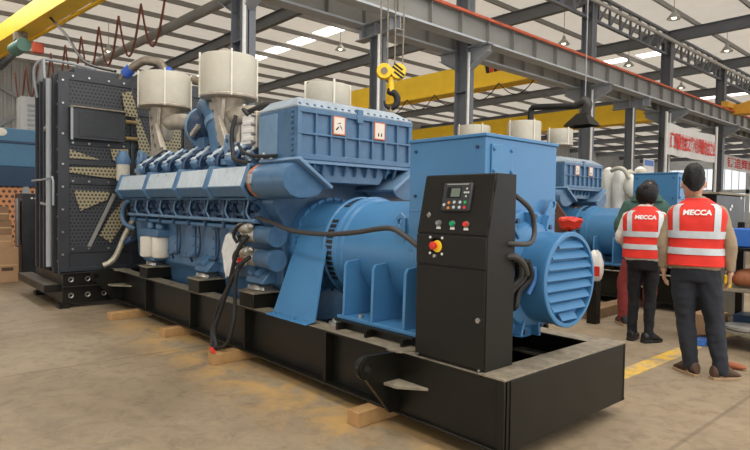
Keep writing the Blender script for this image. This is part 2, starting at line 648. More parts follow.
# columns of the crane line
CX = -9.15
for y in FY[1:]:
    m = MB()
    m.box(CX - .22, CX + .22, y - .012, y + .012, 0, 9.15)
    m.box(CX - .22, CX - .20, y - .17, y + .17, 0, 9.15)
    m.box(CX + .20, CX + .22, y - .17, y + .17, 0, 9.15)
    for z in (1.2, 3.0, 4.8):
        m.box(CX - .2, CX + .2, y - .15, y + .15, z, z + .015)
    struct(m.build('column', SGREY, smooth=0))
    b = MB()
    for s in (-1, 1):
        b.prism([(CX + s * .2, 6.10), (CX + s * .92, 6.07), (CX + s * .92, 5.86), (CX + s * .2, 5.45)], 'y', y - .012, y + .012)
        xs = sorted((CX + s * .2, CX + s * .95))
        b.box(xs[0], xs[1], y - .15, y + .15, 6.05, 6.078)
        b.box(xs[0], xs[1], y - .14, y + .14, 6.03, 6.05)
        b.prism([(CX + s * .2, 5.45), (CX + s * .92, 5.86), (CX + s * .92, 5.84), (CX + s * .2, 5.43)], 'y', y - .13, y + .13)
    struct(b.build('bracket', SLIGHT, smooth=0))
    if y < 30:
        struct(MB().cyl((CX + .26, y - .12, 0), (CX + .26, y - .12, 5.9), .04, n=10).build('downpipe', WHITE))
# short posts half way between some columns
for y in (7.22, 21.45):
    m = MB()
    m.box(CX - .17, CX + .17, y - .012, y + .012, 0, 5.72)
    m.box(CX - .17, CX - .155, y - .13, y + .13, 0, 5.72)
    m.box(CX + .155, CX + .17, y - .13, y + .13, 0, 5.72)
    struct(m.build('column', SGREY, smooth=0))
    b = MB()
    b.box(CX - .75, CX + .80, y - .012, y + .012, 5.74, 6.06)
    b.box(CX - .75, CX + .80, y - .15, y + .15, 5.72, 5.745)
    b.box(CX - .75, CX + .80, y - .15, y + .15, 6.05, 6.08)
    for xx in (CX - .5, CX, CX + .55):
        b.box(xx - .012, xx + .012, y - .14, y + .14, 5.74, 6.06)
    struct(b.build('bracket', SLIGHT, smooth=0))
    struct(MB().cyl((CX + .2, y - .16, 0), (CX + .2, y - .16, 5.7), .035, n=10).build('downpipe', WHITE))
# crane runway girders on both sides
for X in (-8.55, -9.78):
    m = MB()
    m.box(X - .012, X + .012, -6, YN, 6.13, 6.75)
    m.box(X - .19, X + .19, -6, YN, 6.73, 6.755)
    y = -6
    while y < YN:
        for s in (-1, 1):
            xs = sorted((X + s * .012, X + s * .15))
            m.box(xs[0], xs[1], y - .01, y + .01, 6.13, 6.73)
        y += 1.2
    struct(m.build('crane_girder', SDARK, smooth=0))
    struct(MB().box(X - .19, X + .19, -6, YN, 6.08, 6.135).build('girder_flange', mat('lit_flange_grey', srgb(182, 186, 190), .5, 0, .04, 2), smooth=0))  # flange coloured paler than the web, painting in its lit edge
    struct(MB().box(X - .04, X + .04, -6, YN, 6.755, 6.83).build('crane_rail', DUST, smooth=0))
    struct(MB().box(X + .16, X + .215, -6, YN, 6.725, 6.80).build('conductor_rail', RAIL, smooth=0))
struct(MB().cyl((-8.6, -4, 8.98), (-8.6, YN, 8.98), .075, n=12).build('roof_tie', mat('pale_tie_tube', srgb(176, 170, 160), .5, 0, .05, 1)))
# longitudinal lattice truss along the column heads
m = MB()
TX, tz0, tz1 = -9.15, 8.62, 9.62
m.box(TX - .06, TX + .06, -4, YN, tz0 - .05, tz0 + .05)
m.box(TX - .06, TX + .06, -4, YN, tz1 - .05, tz1 + .05)
y = -4
i = 0
while y < YN - 1:
    m.bar((TX, y, tz0), (TX, y, tz1), .08, .08, (1, 0, 0))
    m.bar((TX, y, tz0), (TX, y + .9, tz1), .06, .06, (1, 0, 0))
    y += .9
struct(m.build('roof_truss', SGREY, smooth=0))
struct(MB().cyl((CX, 3.42, 5.86), (-24, 3.42, 6.35), .12, n=12).build('bracing_tube', SDARK))
# glowing roof panels in rows; the farther rows are added to brighten the far hall
k = 40
for yr in (14.3, 29.2, 44.0, 58.8, 73.6):
    x = XW + .6
    while x < (-2 if yr < 20 else -11):
        k += 1
        struct(MB().box(x + .3, x + 1.9, yr - .42, yr + .42, ROOF - .02, ROOF - .005).build('window_%d' % k, SKYL, smooth=0))
        x += 2.3
# ------------------------------------------------------------------ the generator set
CY = 0.70            # centre line of the set
SK0, SK1 = 0.10, 0.492

def make_skid():
    t = empty('generator_skid', (-3.25, CY, SK0), 'long black steel base frame carrying the nearest blue engine and alternator, open box end in front', 'base frame')
    for name, y0, s in (('near_side_beam', 0.0, 1), ('far_side_beam', 1.4, -1)):
        m = MB()
        yy = lambda a: y0 + s * a
        m.box(-6.5, -0.16, min(yy(0), yy(.17)), max(yy(0), yy(.17)), SK1 - .014, SK1)
        m.box(-6.5, -0.0, min(yy(-.012), yy(.17)), max(yy(-.012), yy(.17)), SK0, SK0 + .014)
        m.box(-6.5, -0.82, min(yy(.075), yy(.09)), max(yy(.075), yy(.09)), SK0 + .01, SK1 - .01)
        m.box(-0.82, -0.0, min(yy(.012), yy(.03)), max(yy(.012), yy(.03)), SK0 + .012, SK1 - .004)
        m.build('side_beam', BLACK, t, 0.003)
        tf = MB().box(-6.5, -0.16, min(yy(0.002), yy(.168)), max(yy(0.002), yy(.168)), SK1, SK1 + .002)
        tf.build('beam_top_flange', DUST, t)
        for x in (-5.2, -3.93, -2.78, -1.58):
            MB().box(x - .012, x + .012, min(yy(.004), yy(.078)), max(yy(.004), yy(.078)), SK0 + .013, SK1 - .013).build('web_stiffener', BLACK, t)
    e = MB()
    e.box(-.022, 0, -.002, 1.402, SK0 - .002, SK1)
    e.box(-.17, -.15, .02, 1.38, SK0, SK1 - .012)
    e.box(-.04, 0.004, -.004, .0, SK0, SK1)
    e.box(0, .006, .055, 1.345, SK0 + .006, SK1 - .006)
    e.build('end_plate', BLACK, t, 0.003)
    MB().box(-.175, .002, 0.0, 1.40, SK1 - .002, SK1 + .010).build('end_top_plate', DUST, t, 0.002)
    MB().box(-6.45, -.17, .08, 1.32, SK0 + .015, SK0 + .03).build('drip_tray', BLACK, t)
    for x in (-5.9, -4.5, -3.2, -1.95, -.95):
        MB().box(x - .06, x + .06, .09, 1.31, SK0 + .03, SK1 - .06).build('cross_member', BLACK, t)
    # lifting lugs, standing out from both sides at both ends
    for X in (-.82, -6.25):
        for s, y0 in ((-1, 0.08), (1, 1.32)):
            poly = [(y0, .49), (y0 + s * .30, .50)]
            ex, ez, er = y0 + s * .34, .43, .072
            arc = [(ex + s * er * sin(a), ez + er * cos(a)) for a in [i * pi / 8 for i in range(0, 9)]]
            poly = [(y0, .487)] + arc + [(y0 + s * .14, SK0 + .014), (y0, SK0 + .014)]
            m = MB().plate_holes(poly, [(ex, ez, .03)], 'x', X - .016, X + .016)
            lug = m.build('lifting_lug', BLACK, t, 0.002)
            r = MB()
            r.lathe([(X - .03, .03), (X - .03, .062), (X + .03, .062), (X + .03, .03), (X - .03, .03)], (0, ex, ez), 'x', 24, False, False)
            r.build('eye_ring', BLACK, lug)
            g = MB().prism([(X - .22, y0), (X - .14, y0 + s * .10), (X, y0 + s * .20), (X + .12, y0 + s * .19), (X + .40, y0 - s * .04), (X + .42, y0 - s * .06), (X + .1, y0 - s * .07)], 'z', .30, .318)
            e2 = MB().lathe([(0, .02), (0, .11), (.012, .11), (.012, .02)], (X - .02, y0 - s * .0, SK1 - .004), 'z', 22)
            e2.build('lug_cap', DUST, t)
            g.build('lug_gusset', DUST, t, 0.002)
    # engine pedestals
    for X in (-5.30, -3.86, -2.76):
        for y0, y1 in ((.0, .34), (1.06, 1.4)):
            p = MB().box(X - .125, X + .125, y0 + .012, y1 - .012, SK1, .62)
            pd = p.build('engine_pedestal', BLACK, t, 0.003)
            MB().box(X - .14, X + .14, y0, y1, .62, .637).build('pedestal_top_plate', DUST, pd, 0.002)
    # alternator support frames (sloped black plates)
    for y0, y1 in ((.12, .40), (1.0, 1.28)):
        m = MB()
        m.prism([(-1.50, .545), (-.86, .545), (-.80, SK1), (-1.56, SK1)], 'y', y0 + .03, y0 + .045)
        for x in (-1.54, -1.22, -.86):
            m.box(x, x + .02, y0 - .05, y1, SK1, .545)
        m.box(-1.62, -.80, y0, y1, .545, .56)
        m.build('alternator_support', BLACK, t, 0.002)
        MB().lathe([(0, .055), (.03, .055), (.035, .03), (.05, .03)], (-1.68, (y0 + y1) / 2 - .08, SK1), 'z', 18).build('levelling_pad', STEEL, t)
    return t

def make_engine():
    t = empty('diesel_engine', (-4.3, CY, .30), 'big blue diesel engine on the nearest skid, two cream drum filters on top', 'engine')
    # crankcase and sump
    yz = [(.34, .33), (1.06, .33), (1.10, .62), (1.17, .70), (1.17, 1.26), (1.28, 1.42), (1.22, 1.72), (.86, 1.90), (.54, 1.90), (.18, 1.72), (.12, 1.42), (.23, 1.26), (.23, .70), (.30, .62)]
    MB().prism(yz, 'x', -6.02, -2.52).build('crankcase', EBLUE, t, 0.015)
    MB().prism([(.37, .20), (1.03, .20), (1.06, .45), (.34, .45)], 'x', -5.6, -2.9).build('oil_pan', EBLUE, t, 0.02)
    fe = MB()
    fe.prism([(.25, .7), (1.15, .7), (1.2, 1.3), (1.0, 1.8), (.4, 1.8), (.2, 1.3)], 'x', -6.16, -6.02)
    fe.build('front_cover', EBLUE, t, 0.02)
    # side covers
    for i, x in enumerate((-5.0, -4.5, -4.0, -3.5)):
        c = MB().prism([(x - .2, .80), (x + .2, .80), (x + .22, .84), (x + .22, 1.14), (x + .2, 1.18), (x - .2, 1.18), (x - .22, 1.14), (x - .22, .84)], 'y', .205, .232)
        for dx in (-.185, 0, .185):
            for z in (.84, 1.14):
                c.cyl((x + dx, .207, z), (x + dx, .193, z), .013, n=8)
        for z in (.94, 1.04):
            for dx in (-.19, .19):
                c.cyl((x + dx, .207, z), (x + dx, .193, z), .013, n=8)
        c.build('crankcase_cover', EBLUE, t, 0.004)
    for x in (-4.62, -4.1, -3.66):
        p = MB().tube([(x, .195, 1.22), (x + .01, .17, 1.16), (x + .02, .18, .98), (x - .02, .17, .84), (x - .16, .16, .82), (x - .2, .19, .76)], .013, 8)
        p.build('breather_pipe', NAVY, t)
    # cylinder heads, both banks
    for bank in (0, 1):
        s = -1 if bank == 0 else 1
        for i in range(8):
            x = -5.82 + i * .405
            M = Rx(radians(38 if bank == 0 else -38))
            c = Vector((x, CY + s * .34, 1.84))
            h = MB().obox(c, (.25, .40, .12), M)
            hd = h.build('cylinder_head', EBLUE, t, 0.015)
            v = MB().obox(c + M @ Vector((-.03, .01, .10)), (.14, .36, .10), M)
            v.build('valve_cover', PBLUE, hd, 0.022)
            w_ = MB().obox(c + M @ Vector((-.03, .01, .16)), (.09, .30, .03), M)
            w_.build('cover_cap', LITFACE, hd, 0.01)  # pale cap paints in the highlight on the sloping cover top
            for dy in (-.09, .03, .13):
                MB().cyl(c + M @ Vector((-.03, dy, .17)), c + M @ Vector((-.03, dy, .195)), .02, n=8).build('cap_nut', NAVY, hd)
            m = MB()
            m.obox(c + M @ Vector((.125, 0, .10)), (.045, .34, .06), M)
            m.obox(c + M @ Vector((.125, -.12, .15)), (.06, .05, .07), M)
            m.obox(c + M @ Vector((.125, .05, .15)), (.06, .05, .05), M)
            m.build('rocker_bridge', NAVY, hd, 0.006)
            for dx, dy in ((-.125, -.12), (-.125, .12), (.06, -.13), (.06, .12)):
                MB().cyl(c + M @ Vector((dx, dy, .07)), c + M @ Vector((dx, dy, .125)), .022, n=8).build('head_bolt', NAVY, hd)
            MB().tube([c + M @ Vector((.17, -.17, .02)), c + M @ Vector((.18, -.20, .10)), c + M @ Vector((.16, -.10, .16)), c + M @ Vector((.17, .1, .14))], .018, 8).build('leak_off_pipe', NAVY, hd)
    # injection gear below the charge air pipe
    for bank in (0, 1):
        yy = (lambda a: a) if bank == 0 else (lambda a: 1.4 - a)
        for i in range(8):
            x = -5.86 + i * .405
            m = MB()
            m.cyl((x, yy(.19), 1.24), (x, yy(.11), 1.42), .062, n=14)
            m.cyl((x, yy(.12), 1.40), (x, yy(.10), 1.46), .042, n=12)
            m.box(x - .085, x + .085, min(yy(.14), yy(.24)), max(yy(.14), yy(.24)), 1.20, 1.28)
            pm = m.build('injection_pump', mat('shaded_pump_blue', srgb(48, 74, 102), .36, 0, .1, 14), t, 0.006)  # engine blue darkened, painting in shade under the pipe; brackets likewise
            q = MB().tube([(x + .02, yy(.10), 1.45), (x + .05, yy(.05), 1.49), (x + .13, yy(.06), 1.48), (x + .17, yy(.14), 1.36), (x + .16, yy(.2), 1.28)], .011, 8)
            q.tube([(x - .09, yy(.15), 1.20), (x - .1, yy(.1), 1.28), (x - .1, yy(.09), 1.40), (x - .07, yy(.16), 1.47)], .010, 8)
            q.build('injection_line', NAVY, pm)
            k = MB()
            k.obox((x + .19, yy(.17), 1.40), (.07, .10, .13), Rx(.3 if bank == 0 else -.3))
            k.obox((x + .19, yy(.13), 1.30), (.10, .05, .06))
            k.box(x + .10, x + .125, min(yy(.06), yy(.22)), max(yy(.06), yy(.22)), 1.17, 1.50)
            k.obox((x + .02, yy(.13), 1.335), (.15, .13, .03), Rx(.5 if bank == 0 else -.5))
            k.build('injector_bracket', NAVY, pm, .005)
            MB().tube([(x + .22, yy(.06), 1.47), (x + .24, yy(.035), 1.42), (x + .20, yy(.04), 1.33), (x + .24, yy(.07), 1.25)], .009, 6).build('return_line', PBLUE, pm)
            MB().cyl((x + .30, yy(.10), 1.36), (x + .30, yy(.05), 1.385), .034, n=12).build('access_plug', NAVY, pm)
            MB().cyl((x + .08, yy(.12), 1.31), (x + .08, yy(.07), 1.33), .028, n=10).build('access_plug', EBLUE, pm)
        for z, y, r in ((1.255, .075, .017), (1.19, .10, .020), (1.455, .045, .012)):
            m = MB().cyl((-6.0, yy(y), z), (-2.72, yy(y), z), r, n=10)
            for i in range(9):
                x = -6.0 + i * .405
                m.box(x - .012, x + .012, min(yy(y), yy(.2)), max(yy(y), yy(.2)), z - .022, z + .022)
            m.build('fuel_rail', PBLUE if z == 1.255 else EBLUE, t)
        # charge air pipe: sections with flanges
        cuts = [-5.93, -4.97, -4.09, -3.36, -2.62]
        yc, zc = yy(.045), 1.605
        sgn = 1 if bank == 0 else -1
        shp = ((-1.04, -.36), (-.60, .97), (.60, .97), (1.04, .36), (1.04, -.36), (.62, -.97), (-.62, -.97))
        oct_ = lambda r, x: [(x, yc + sgn * r * c, zc + r * .98 * d) for c, d in shp]
        for a, b in zip(cuts[:-1], cuts[1:]):
            sg = MB().loft([oct_(.140, a), oct_(.140, b)]).build('charge_air_pipe', EBLUE, t, 0.006)
            pn = [(yc + sgn * .14 * c, zc + .14 * .98 * d) for c, d in shp[:2]]
            (pa, za), (pb, zb) = pn
            MB().loft([[(x, pa + (pb - pa) * .05 - sgn * .004, za + (zb - za) * .05), (x, pa + (pb - pa) * .97 - sgn * .004, za + (zb - za) * .97 + .002), (x, pa + (pb - pa) * .97 + sgn * .004, za + (zb - za) * .97), (x, pa + (pb - pa) * .05 + sgn * .004, za + (zb - za) * .05)] for x in (a + .05, b - .04)]).build('lit_facet_panel', LITFACE, sg)  # pale strip, painting in the light caught by the upper facet
            for x0, x1 in ((a - .01, a + .05), (b - .04, b)):
                MB().loft([oct_(.158, x0), oct_(.166, (x0 + x1) / 2), oct_(.158, x1)]).build('pipe_flange', EBLUE, sg, 0.01)
        MB().loft([oct_(.15, -5.99), oct_(.165, -5.93)]).build('pipe_end_cap', EBLUE, t, 0.012)
        # copper clamp and duct up to the aftercooler
        MB().lathe([(-2.59, .118), (-2.59, .138), (-2.575, .146), (-2.54, .146), (-2.525, .138), (-2.525, .118)], (0, yc, zc), 'x', 28).build('clamp_band', COPPER, t)
        MB().lathe([(-2.62, .118), (-2.62, .134), (-2.59, .134), (-2.59, .118)], (0, yc, zc), 'x', 28).build('steel_clamp', STEEL, t)
        MB().box(-2.52, -2.46, min(yy(-.125), yy(-.10)), max(yy(-.125), yy(-.10)), zc - .03, zc + .05).build('clamp_lock', STEEL, t, .004)
        def sec(x, pts):
            return [(x, yy(a), b) for a, b in pts]
        circ = [(.045 + .14 * cos(k * pi / 6 + pi / 2), 1.605 + .14 * sin(k * pi / 6 + pi / 2)) for k in range(12)]
        mid = [(.06 + .185 * cos(k * pi / 6 + pi / 2), 1.60 + .155 * sin(k * pi / 6 + pi / 2)) for k in range(12)]
        end = [(.06, 1.75), (.00, 1.74), (-.07, 1.70), (-.10, 1.62), (-.08, 1.54), (-.02, 1.48), (.06, 1.455), (.18, 1.46), (.27, 1.49), (.34, 1.55), (.25, 1.62), (.14, 1.695)]
        end2 = [(.06 + (a - .06) * .93, 1.6 + (b - 1.6) * .93) for a, b in end]
        d = MB().loft([sec(-2.54, circ), sec(-2.49, mid), sec(-2.40, end), sec(-2.10, end), sec(-2.03, end2)])
        dk = d.build('air_duct', EBLUE, t, 0.0, 40)
        n = Vector((0, .545 if bank == 0 else -.545, .838))
        ang = math.atan2(-.20, .29) if bank == 0 else math.atan2(.20, .29)
        MB().obox((-2.28, yy(.19), 1.665), (.62, .40, .028), Rx(ang)).build('duct_flange', PBLUE, dk, 0.004)
    # aftercooler over the flywheel end
    X0, X1, Y0, Y1, Z0, Z1 = -2.64, -2.075, .055, 1.345, 1.775, 2.19
    ac = MB().box(X0, X1, Y0, Y1, Z0, Z1).build('aftercooler', EBLUE, t, 0.006)
    lid = MB().loft([[(X0, Y0, Z1), (X1 + .02, Y0, Z1), (X1 + .02, Y1, Z1), (X0, Y1, Z1)],
                     [(X0, Y0, Z1 + .02), (X1 + .02, Y0, Z1 + .02), (X1 + .02, Y1, Z1 + .02), (X0, Y1, Z1 + .02)],
                     [(X0 + .02, Y0 + .1, Z1 + .105), (X1 - .12, Y0 + .1, Z1 + .105), (X1 - .12, Y1 - .1, Z1 + .105), (X0 + .02, Y1 - .1, Z1 + .105)]])
    lid.build('aftercooler_lid', mat('dusty_blue_lid', srgb(146, 158, 168), .5, 0, .08, 7), ac, 0.008)
    for i in range(18):
        y = Y0 + .03 + i * (Y1 - Y0 - .06) / 17
        MB().cyl((X1 + .008, y, Z1 + .021), (X1 + .008, y, Z1 + .036), .012, n=8).build('lid_bolt', EBLUE, ac)
    for i in range(9):
        z = Z0 + .035 + i * .044
        MB().cyl((X1 - .04, Y0, z), (X1 - .04, Y0 - .02, z), .013, n=8).build('side_bolt', EBLUE, ac)
    MB().box(X0 + .01, X0 + .30, Y0 - .012, Y0 + .01, Z0 + .03, Z1 - .03).build('side_cover', PBLUE, ac, .004)
    rb = MB()
    th = .03
    rb.box(X1, X1 + th, Y0, Y1, Z0, Z0 + .045)
    rb.box(X1, X1 + th, Y0, Y1, Z1 - .04, Z1)
    rb.box(X1, X1 + th, Y0, Y1, 1.975, 1.992)
    for i in range(9):
        y = Y0 + .035 + i * (Y1 - Y0 - .07) / 8
        wd = .018 if 0 < i < 8 else .035
        rb.box(X1, X1 + th - .003, y - wd / 2 if 0 < i < 8 else (Y0 + .001 if i == 0 else Y1 - .045), y + wd / 2 if 0 < i < 8 else (Y0 + .044 if i == 0 else Y1 - .001), Z0 + .001, Z1 - .001)
    rb.prism([(CY - .045, Z1), (CY + .045, Z1), (CY + .03, Z1 - .07), (CY - .03, Z1 - .07)], 'x', X1, X1 + th + .006)
    rb.box(X1 - .02, X1 + .035, CY - .03, CY + .03, Z1 - .01, Z1 + .05)
    rb.build('ribbed_face', EBLUE, ac, 0.004)
    pw = (Y1 - Y0 - .07) / 8
    for k in (2, 5):
        y = Y0 + .035 + (k + .5) * pw
        st = MB().box(X1 + .012, X1 + .030, y - .064, y + .064, 2.0, 2.155)
        st = st.build('warning_sticker', mat('sticker_orange_border', srgb(214, 116, 76), .6, 0, 0), ac)
        MB().box(X1 + .030, X1 + .0315, y - .054, y + .054, 2.01, 2.145).build('sticker_field', mat('sticker_cream', srgb(226, 214, 198), .6, 0, 0), st)
        g = MB()
        if k == 2:
            g.prism([(y - .04, 2.045), (y - .01, 2.07), (y - .005, 2.06), (y - .03, 2.035)], 'x', X1 + .0315, X1 + .0325)
            g.prism([(y + .0, 2.085), (y + .02, 2.07), (y + .035, 2.04), (y + .015, 2.06)], 'x', X1 + .0315, X1 + .0325)
            g.prism([(y - .03, 2.09), (y + .01, 2.105), (y + .015, 2.095)], 'x', X1 + .0315, X1 + .0325)
        else:
            for dy in (-.015, .02):
                g.prism([(y + dy - .008, 2.03), (y + dy + .008, 2.03), (y + dy + .005, 2.06), (y + dy - .005, 2.06)], 'x', X1 + .0315, X1 + .0325)
        g.build('sticker_pictogram', BLACK, st)
    MB().box(X0 + .02, X1 + .02, Y0 - .01, Y1 + .01, Z0 - .03, Z0).build('lower_flange', PBLUE, ac, 0.004)
    un = MB().loft([[(x, y, z) for x, y in ((-2.58, a), (-2.12, a), (-2.12, b), (-2.58, b))] for a, b, z in ((.20, 1.20, 1.745), (.34, 1.06, 1.68), (.40, 1.0, 1.60))])
    for y in (.24, .34, .46, .58, .70, .82, .94, 1.06, 1.16):
        un.prism([(-2.12, 1.745), (-2.06, 1.745), (-2.10, 1.66), (-2.12, 1.66)], 'y', y - .008, y + .008)
    un.build('underside_housing', EBLUE, ac, 0.006)
    # controller module and wiring at the side of the aftercooler
    e = MB().box(-2.92, -2.70, .04, .22, 1.94, 2.20)
    for z in (1.99, 2.06, 2.13):
        e.box(-2.90, -2.72, .03, .05, z - .02, z + .02)
    e.build('controller_module', WHITE, t, 0.008)
    MB().box(-2.70, -2.66, .035, .24, 1.90, 2.22).build('module_plate', GALV, t, 0.006)
    for z in (1.95, 2.02, 2.10, 2.18):
        MB().cyl((-2.68, .04, z), (-2.68, .0, z), .016, n=10).build('module_bolt', STEEL, t)
    hw = MB()
    hw.tube([(-3.06, .05, 2.22), (-3.04, .0, 2.05), (-3.0, -.01, 1.90), (-2.88, -.05, 1.80), (-2.68, -.02, 1.765)], .02, 8)
    hw.tube([(-2.94, .08, 2.26), (-2.86, .02, 2.25), (-2.80, .03, 2.20)], .018, 8)
    hw.tube([(-2.90, .0, 1.93), (-2.78, -.01, 1.86), (-2.6, .0, 1.82), (-2.3, .02, 1.81)], .015, 8)
    hw.tube([(-2.92, .1, 2.24), (-2.75, .2, 2.30), (-2.6, .3, 2.28), (-2.5, .35, 2.24)], .03, 8)
    hw.build('wiring_harness', RUBBER, t)
    cc = MB()
    for i in range(9):
        cc.sphere((-2.86 + i * .06, .02 + .02 * (i % 2), 1.83 - .02 * (i % 3)), .016, 8, 6)
    cc.build('cable_tie_row', STEEL, t)
    # air filters on their cast necks
    def filt(xc, yc, r, z0, z1, neck=True):
        f = MB().lathe([(z0 + .02, r * .96), (z0 + .035, r), (z1 - .015, r), (z1, r * .97), (z1 + .006, r * .6)], (xc, yc, 0), 'z', 48)
        f = f.build('air_filter', CREAM, t)
        MB().lathe([(z0 - .005, r * .6), (z0, r * 1.02), (z0 + .02, r * 1.035), (z0 + .03, r * 1.01)], (xc, yc, 0), 'z', 48).build('filter_pan', GALV, f)
        for k in range(4):
            a = radians(-112 + 90 * k)
            M = Rz(a)
            MB().obox(Vector((xc, yc, (z0 + z1) / 2 + .01)) + M @ Vector((r + .006, 0, 0)), (.022, .02, z1 - z0 + .03), M).build('clamp_strip', CREAM2, f, 0.003)
        if not neck:
            return
        nk = MB().lathe([(z0 - .01, .19), (z0 - .05, .15), (z0 - .16, .125), (z0 - .34, .11), (z0 - .42, .07)], (xc, yc, 0), 'z', 24)
        nk.tube([(xc, yc, z0 - .17), (xc + .14, yc + .03, z0 - .19), (xc + .40, yc + .07, z0 - .20), (xc + .66, yc + .10, z0 - .24)], [.10, .10, .095, .09], 16)
        nk = nk.build('intake_neck', GALV, t)
        b = MB().plate_holes([(xc - .17, z0 - .03), (xc + .15, z0 - .03), (xc + .11, z0 - .28), (xc + .30, z0 - .50), (xc + .34, z0 - .58), (xc - .03, z0 - .66), (xc - .08, z0 - .62), (xc - .10, z0 - .45)],
                             [(xc - .085, z0 - .16, .042), (xc - .06, z0 - .28, .047), (xc - .015, z0 - .40, .05), (xc + .045, z0 - .53, .055)], 'y', yc - .15, yc - .11)
        b.build('holed_bracket', GALV, nk, 0.003)
        MB().bar((xc + .08, yc - .15, z0 - .22), (xc + .32, yc - .16, z0 - .56), .05, .035).build('bracket_rib', GALV, nk, 0.006)
    filt(-5.79, .46, .322, 2.66, 3.10)
    filt(-4.00, .46, .298, 2.55, 3.00)
    filt(-3.08, 1.12, .235, 2.36, 2.66, False)
    MB().cyl((-3.08, 1.12, 1.9), (-3.08, 1.12, 2.37), .11, n=20).build('intake_neck', GALV, t)
    # turbochargers
    for X, Y, vis in ((-4.76, .56, True), (-3.12, .78, False)):
        zt = 2.33 if vis else 2.10
        tb = MB()
        tb.lathe([(-.12, .09), (-.10, .17), (-.04, .225), (.06, .24), (.12, .20), (.17, .15), (.19, .19), (.23, .20), (.25, .15), (.34, .13), (.36, .17), (.42, .17), (.46, .10)], (X, Y, zt), 'x', 32)
        tb = tb.build('turbocharger', NAVY, t)
        MB().lathe([(-.10, .225), (-.085, .238), (-.06, .238), (-.05, .225)], (X, Y, zt), 'x', 32, False, False).build('turbo_rim', PBLUE, tb)
        MB().lathe([(-.34, .10), (-.12, .10), (-.10, .125), (-.08, .125)], (X, Y, zt + .02), 'x', 24, False, False).build('turbo_inlet_sleeve', RUBBER, tb)
        if vis:
            el = MB().tube([(X + .12, Y - .05, zt + .18), (X + .32, Y - .10, zt + .21), (X + .52, Y - .14, zt + .11), (X + .66, Y - .16, zt - .10), (X + .76, Y - .18, zt - .40)], [.12, .135, .135, .125, .11], 18)
            el = el.build('turbo_outlet_elbow', EBLUE, tb)
            MB().cyl((X + .60, Y - .15, zt - .0), (X + .64, Y - .155, zt - .06), .145, n=22).build('elbow_clamp', PBLUE, tb)
            for k in range(5):
                MB().obox((X + .1 + k * .04, Y - .22, zt - .12 + k * .02), (.03, .05, .05)).build('turbo_bolt', GALV, tb, .006)
        MB().box(X - .05, X + .25, Y - .15, Y + .15, 1.88, zt - .15).build('turbo_foot', EBLUE, tb, 0.01)
    # lifting eyes
    for X in (-3.52, -6.02):
        m = MB().plate_holes([(X - .06, 1.84), (X + .06, 1.84), (X + .065, 2.03), (X + .04, 2.09), (X, 2.11), (X - .04, 2.09), (X - .065, 2.03)], [(X, 2.02, .035)], 'y', .20, .235)
        m.box(X - .10, X + .10, .18, .42, 1.80, 1.86)
        m.build('lifting_eye', PBLUE, t, 0.004)
    # front: filter bodies behind the pipe end, pulleys
    for dy in (0, .26):
        m = MB().cyl((-6.32, .10 + dy, 1.70), (-6.32, .10 + dy, 1.92), .085, n=20)
        m.build('fuel_filter', CREAM, t)
        MB().lathe([(1.92, .09), (1.98, .10), (2.05, .07), (2.10, .05)], (-6.32, .10 + dy, 0), 'z', 16).build('fuel_filter_head', EBLUE, t)
    MB().box(-6.40, -6.1, .05, .5, 1.62, 1.71).build('filter_bracket', EBLUE, t, 0.01)
    for y, z, r, m_ in ((.38, 1.22, .17, NAVY), (.30, .98, .11, RUBBER), (.72, 1.0, .28, RUBBER)):
        MB().lathe([(-.02, r * .5), (0, r), (.05, r), (.06, r * .86), (.09, r * .86), (.10, r), (.15, r), (.16, r * .4)], (-6.34, y, z), 'x', 28).build('front_pulley', m_, t)
    MB().tube([(-6.2, .22, 1.05), (-6.30, .12, 1.12), (-6.34, .1, 1.25), (-6.26, .12, 1.40), (-6.15, .2, 1.46)], .03, 10).build('coolant_hose', EBLUE, t)
    MB().tube([(-6.25, .25, .95), (-6.3, .16, .90), (-6.2, .1, .86), (-6.05, .14, .92)], .035, 10).build('coolant_hose', NAVY, t)
    # oil filter pair
    of = MB().box(-5.52, -4.98, .06, .26, 1.00, 1.09)
    of.cyl((-5.35, .13, 1.09), (-5.35, .13, 1.17), .05, n=14)
    of.cyl((-5.10, .15, 1.09), (-5.10, .15, 1.15), .06, n=14)
    of.build('oil_filter_head', EBLUE, t, 0.01)
    for X, Y in ((-5.35, .10), (-5.12, .16)):
        m = MB().lathe([(.735, .06), (.75, .098), (.76, .104), (.985, .104), (.995, .09)], (X, Y, 0), 'z', 26)
        m.build('oil_filter', CREAM2, t)
    # engine feet on the pedestals
    for X in (-5.30, -3.86, -2.76):
        for side in (0, 1):
            yy = (lambda a: a) if side == 0 else (lambda a: 1.4 - a)
            m = MB().lathe([(.637, .10), (.65, .115), (.68, .095), (.70, .06)], (X, yy(.17), 0), 'z', 20)
            m.box(X - .14, X + .14, min(yy(.09), yy(.25)), max(yy(.09), yy(.25)), .637, .648)
            for dx in (-.12, .12):
                m.cyl((X + dx, yy(.11), .648), (X + dx, yy(.11), .675), .018, n=8)
            m.build('rubber_mount', STEEL, t)
            f = MB().prism([(yy(.08), .70), (yy(.24), .70), (yy(.30), .82), (yy(.22), .86), (yy(.09), .735)], 'x', X - .15, X + .15)
            for dx in (-.10, .02):
                f.cyl((X + dx, yy(.10), .76), (X + dx, yy(.22), .84), .04, n=10)
            f.build('engine_foot', EBLUE, t, 0.012)
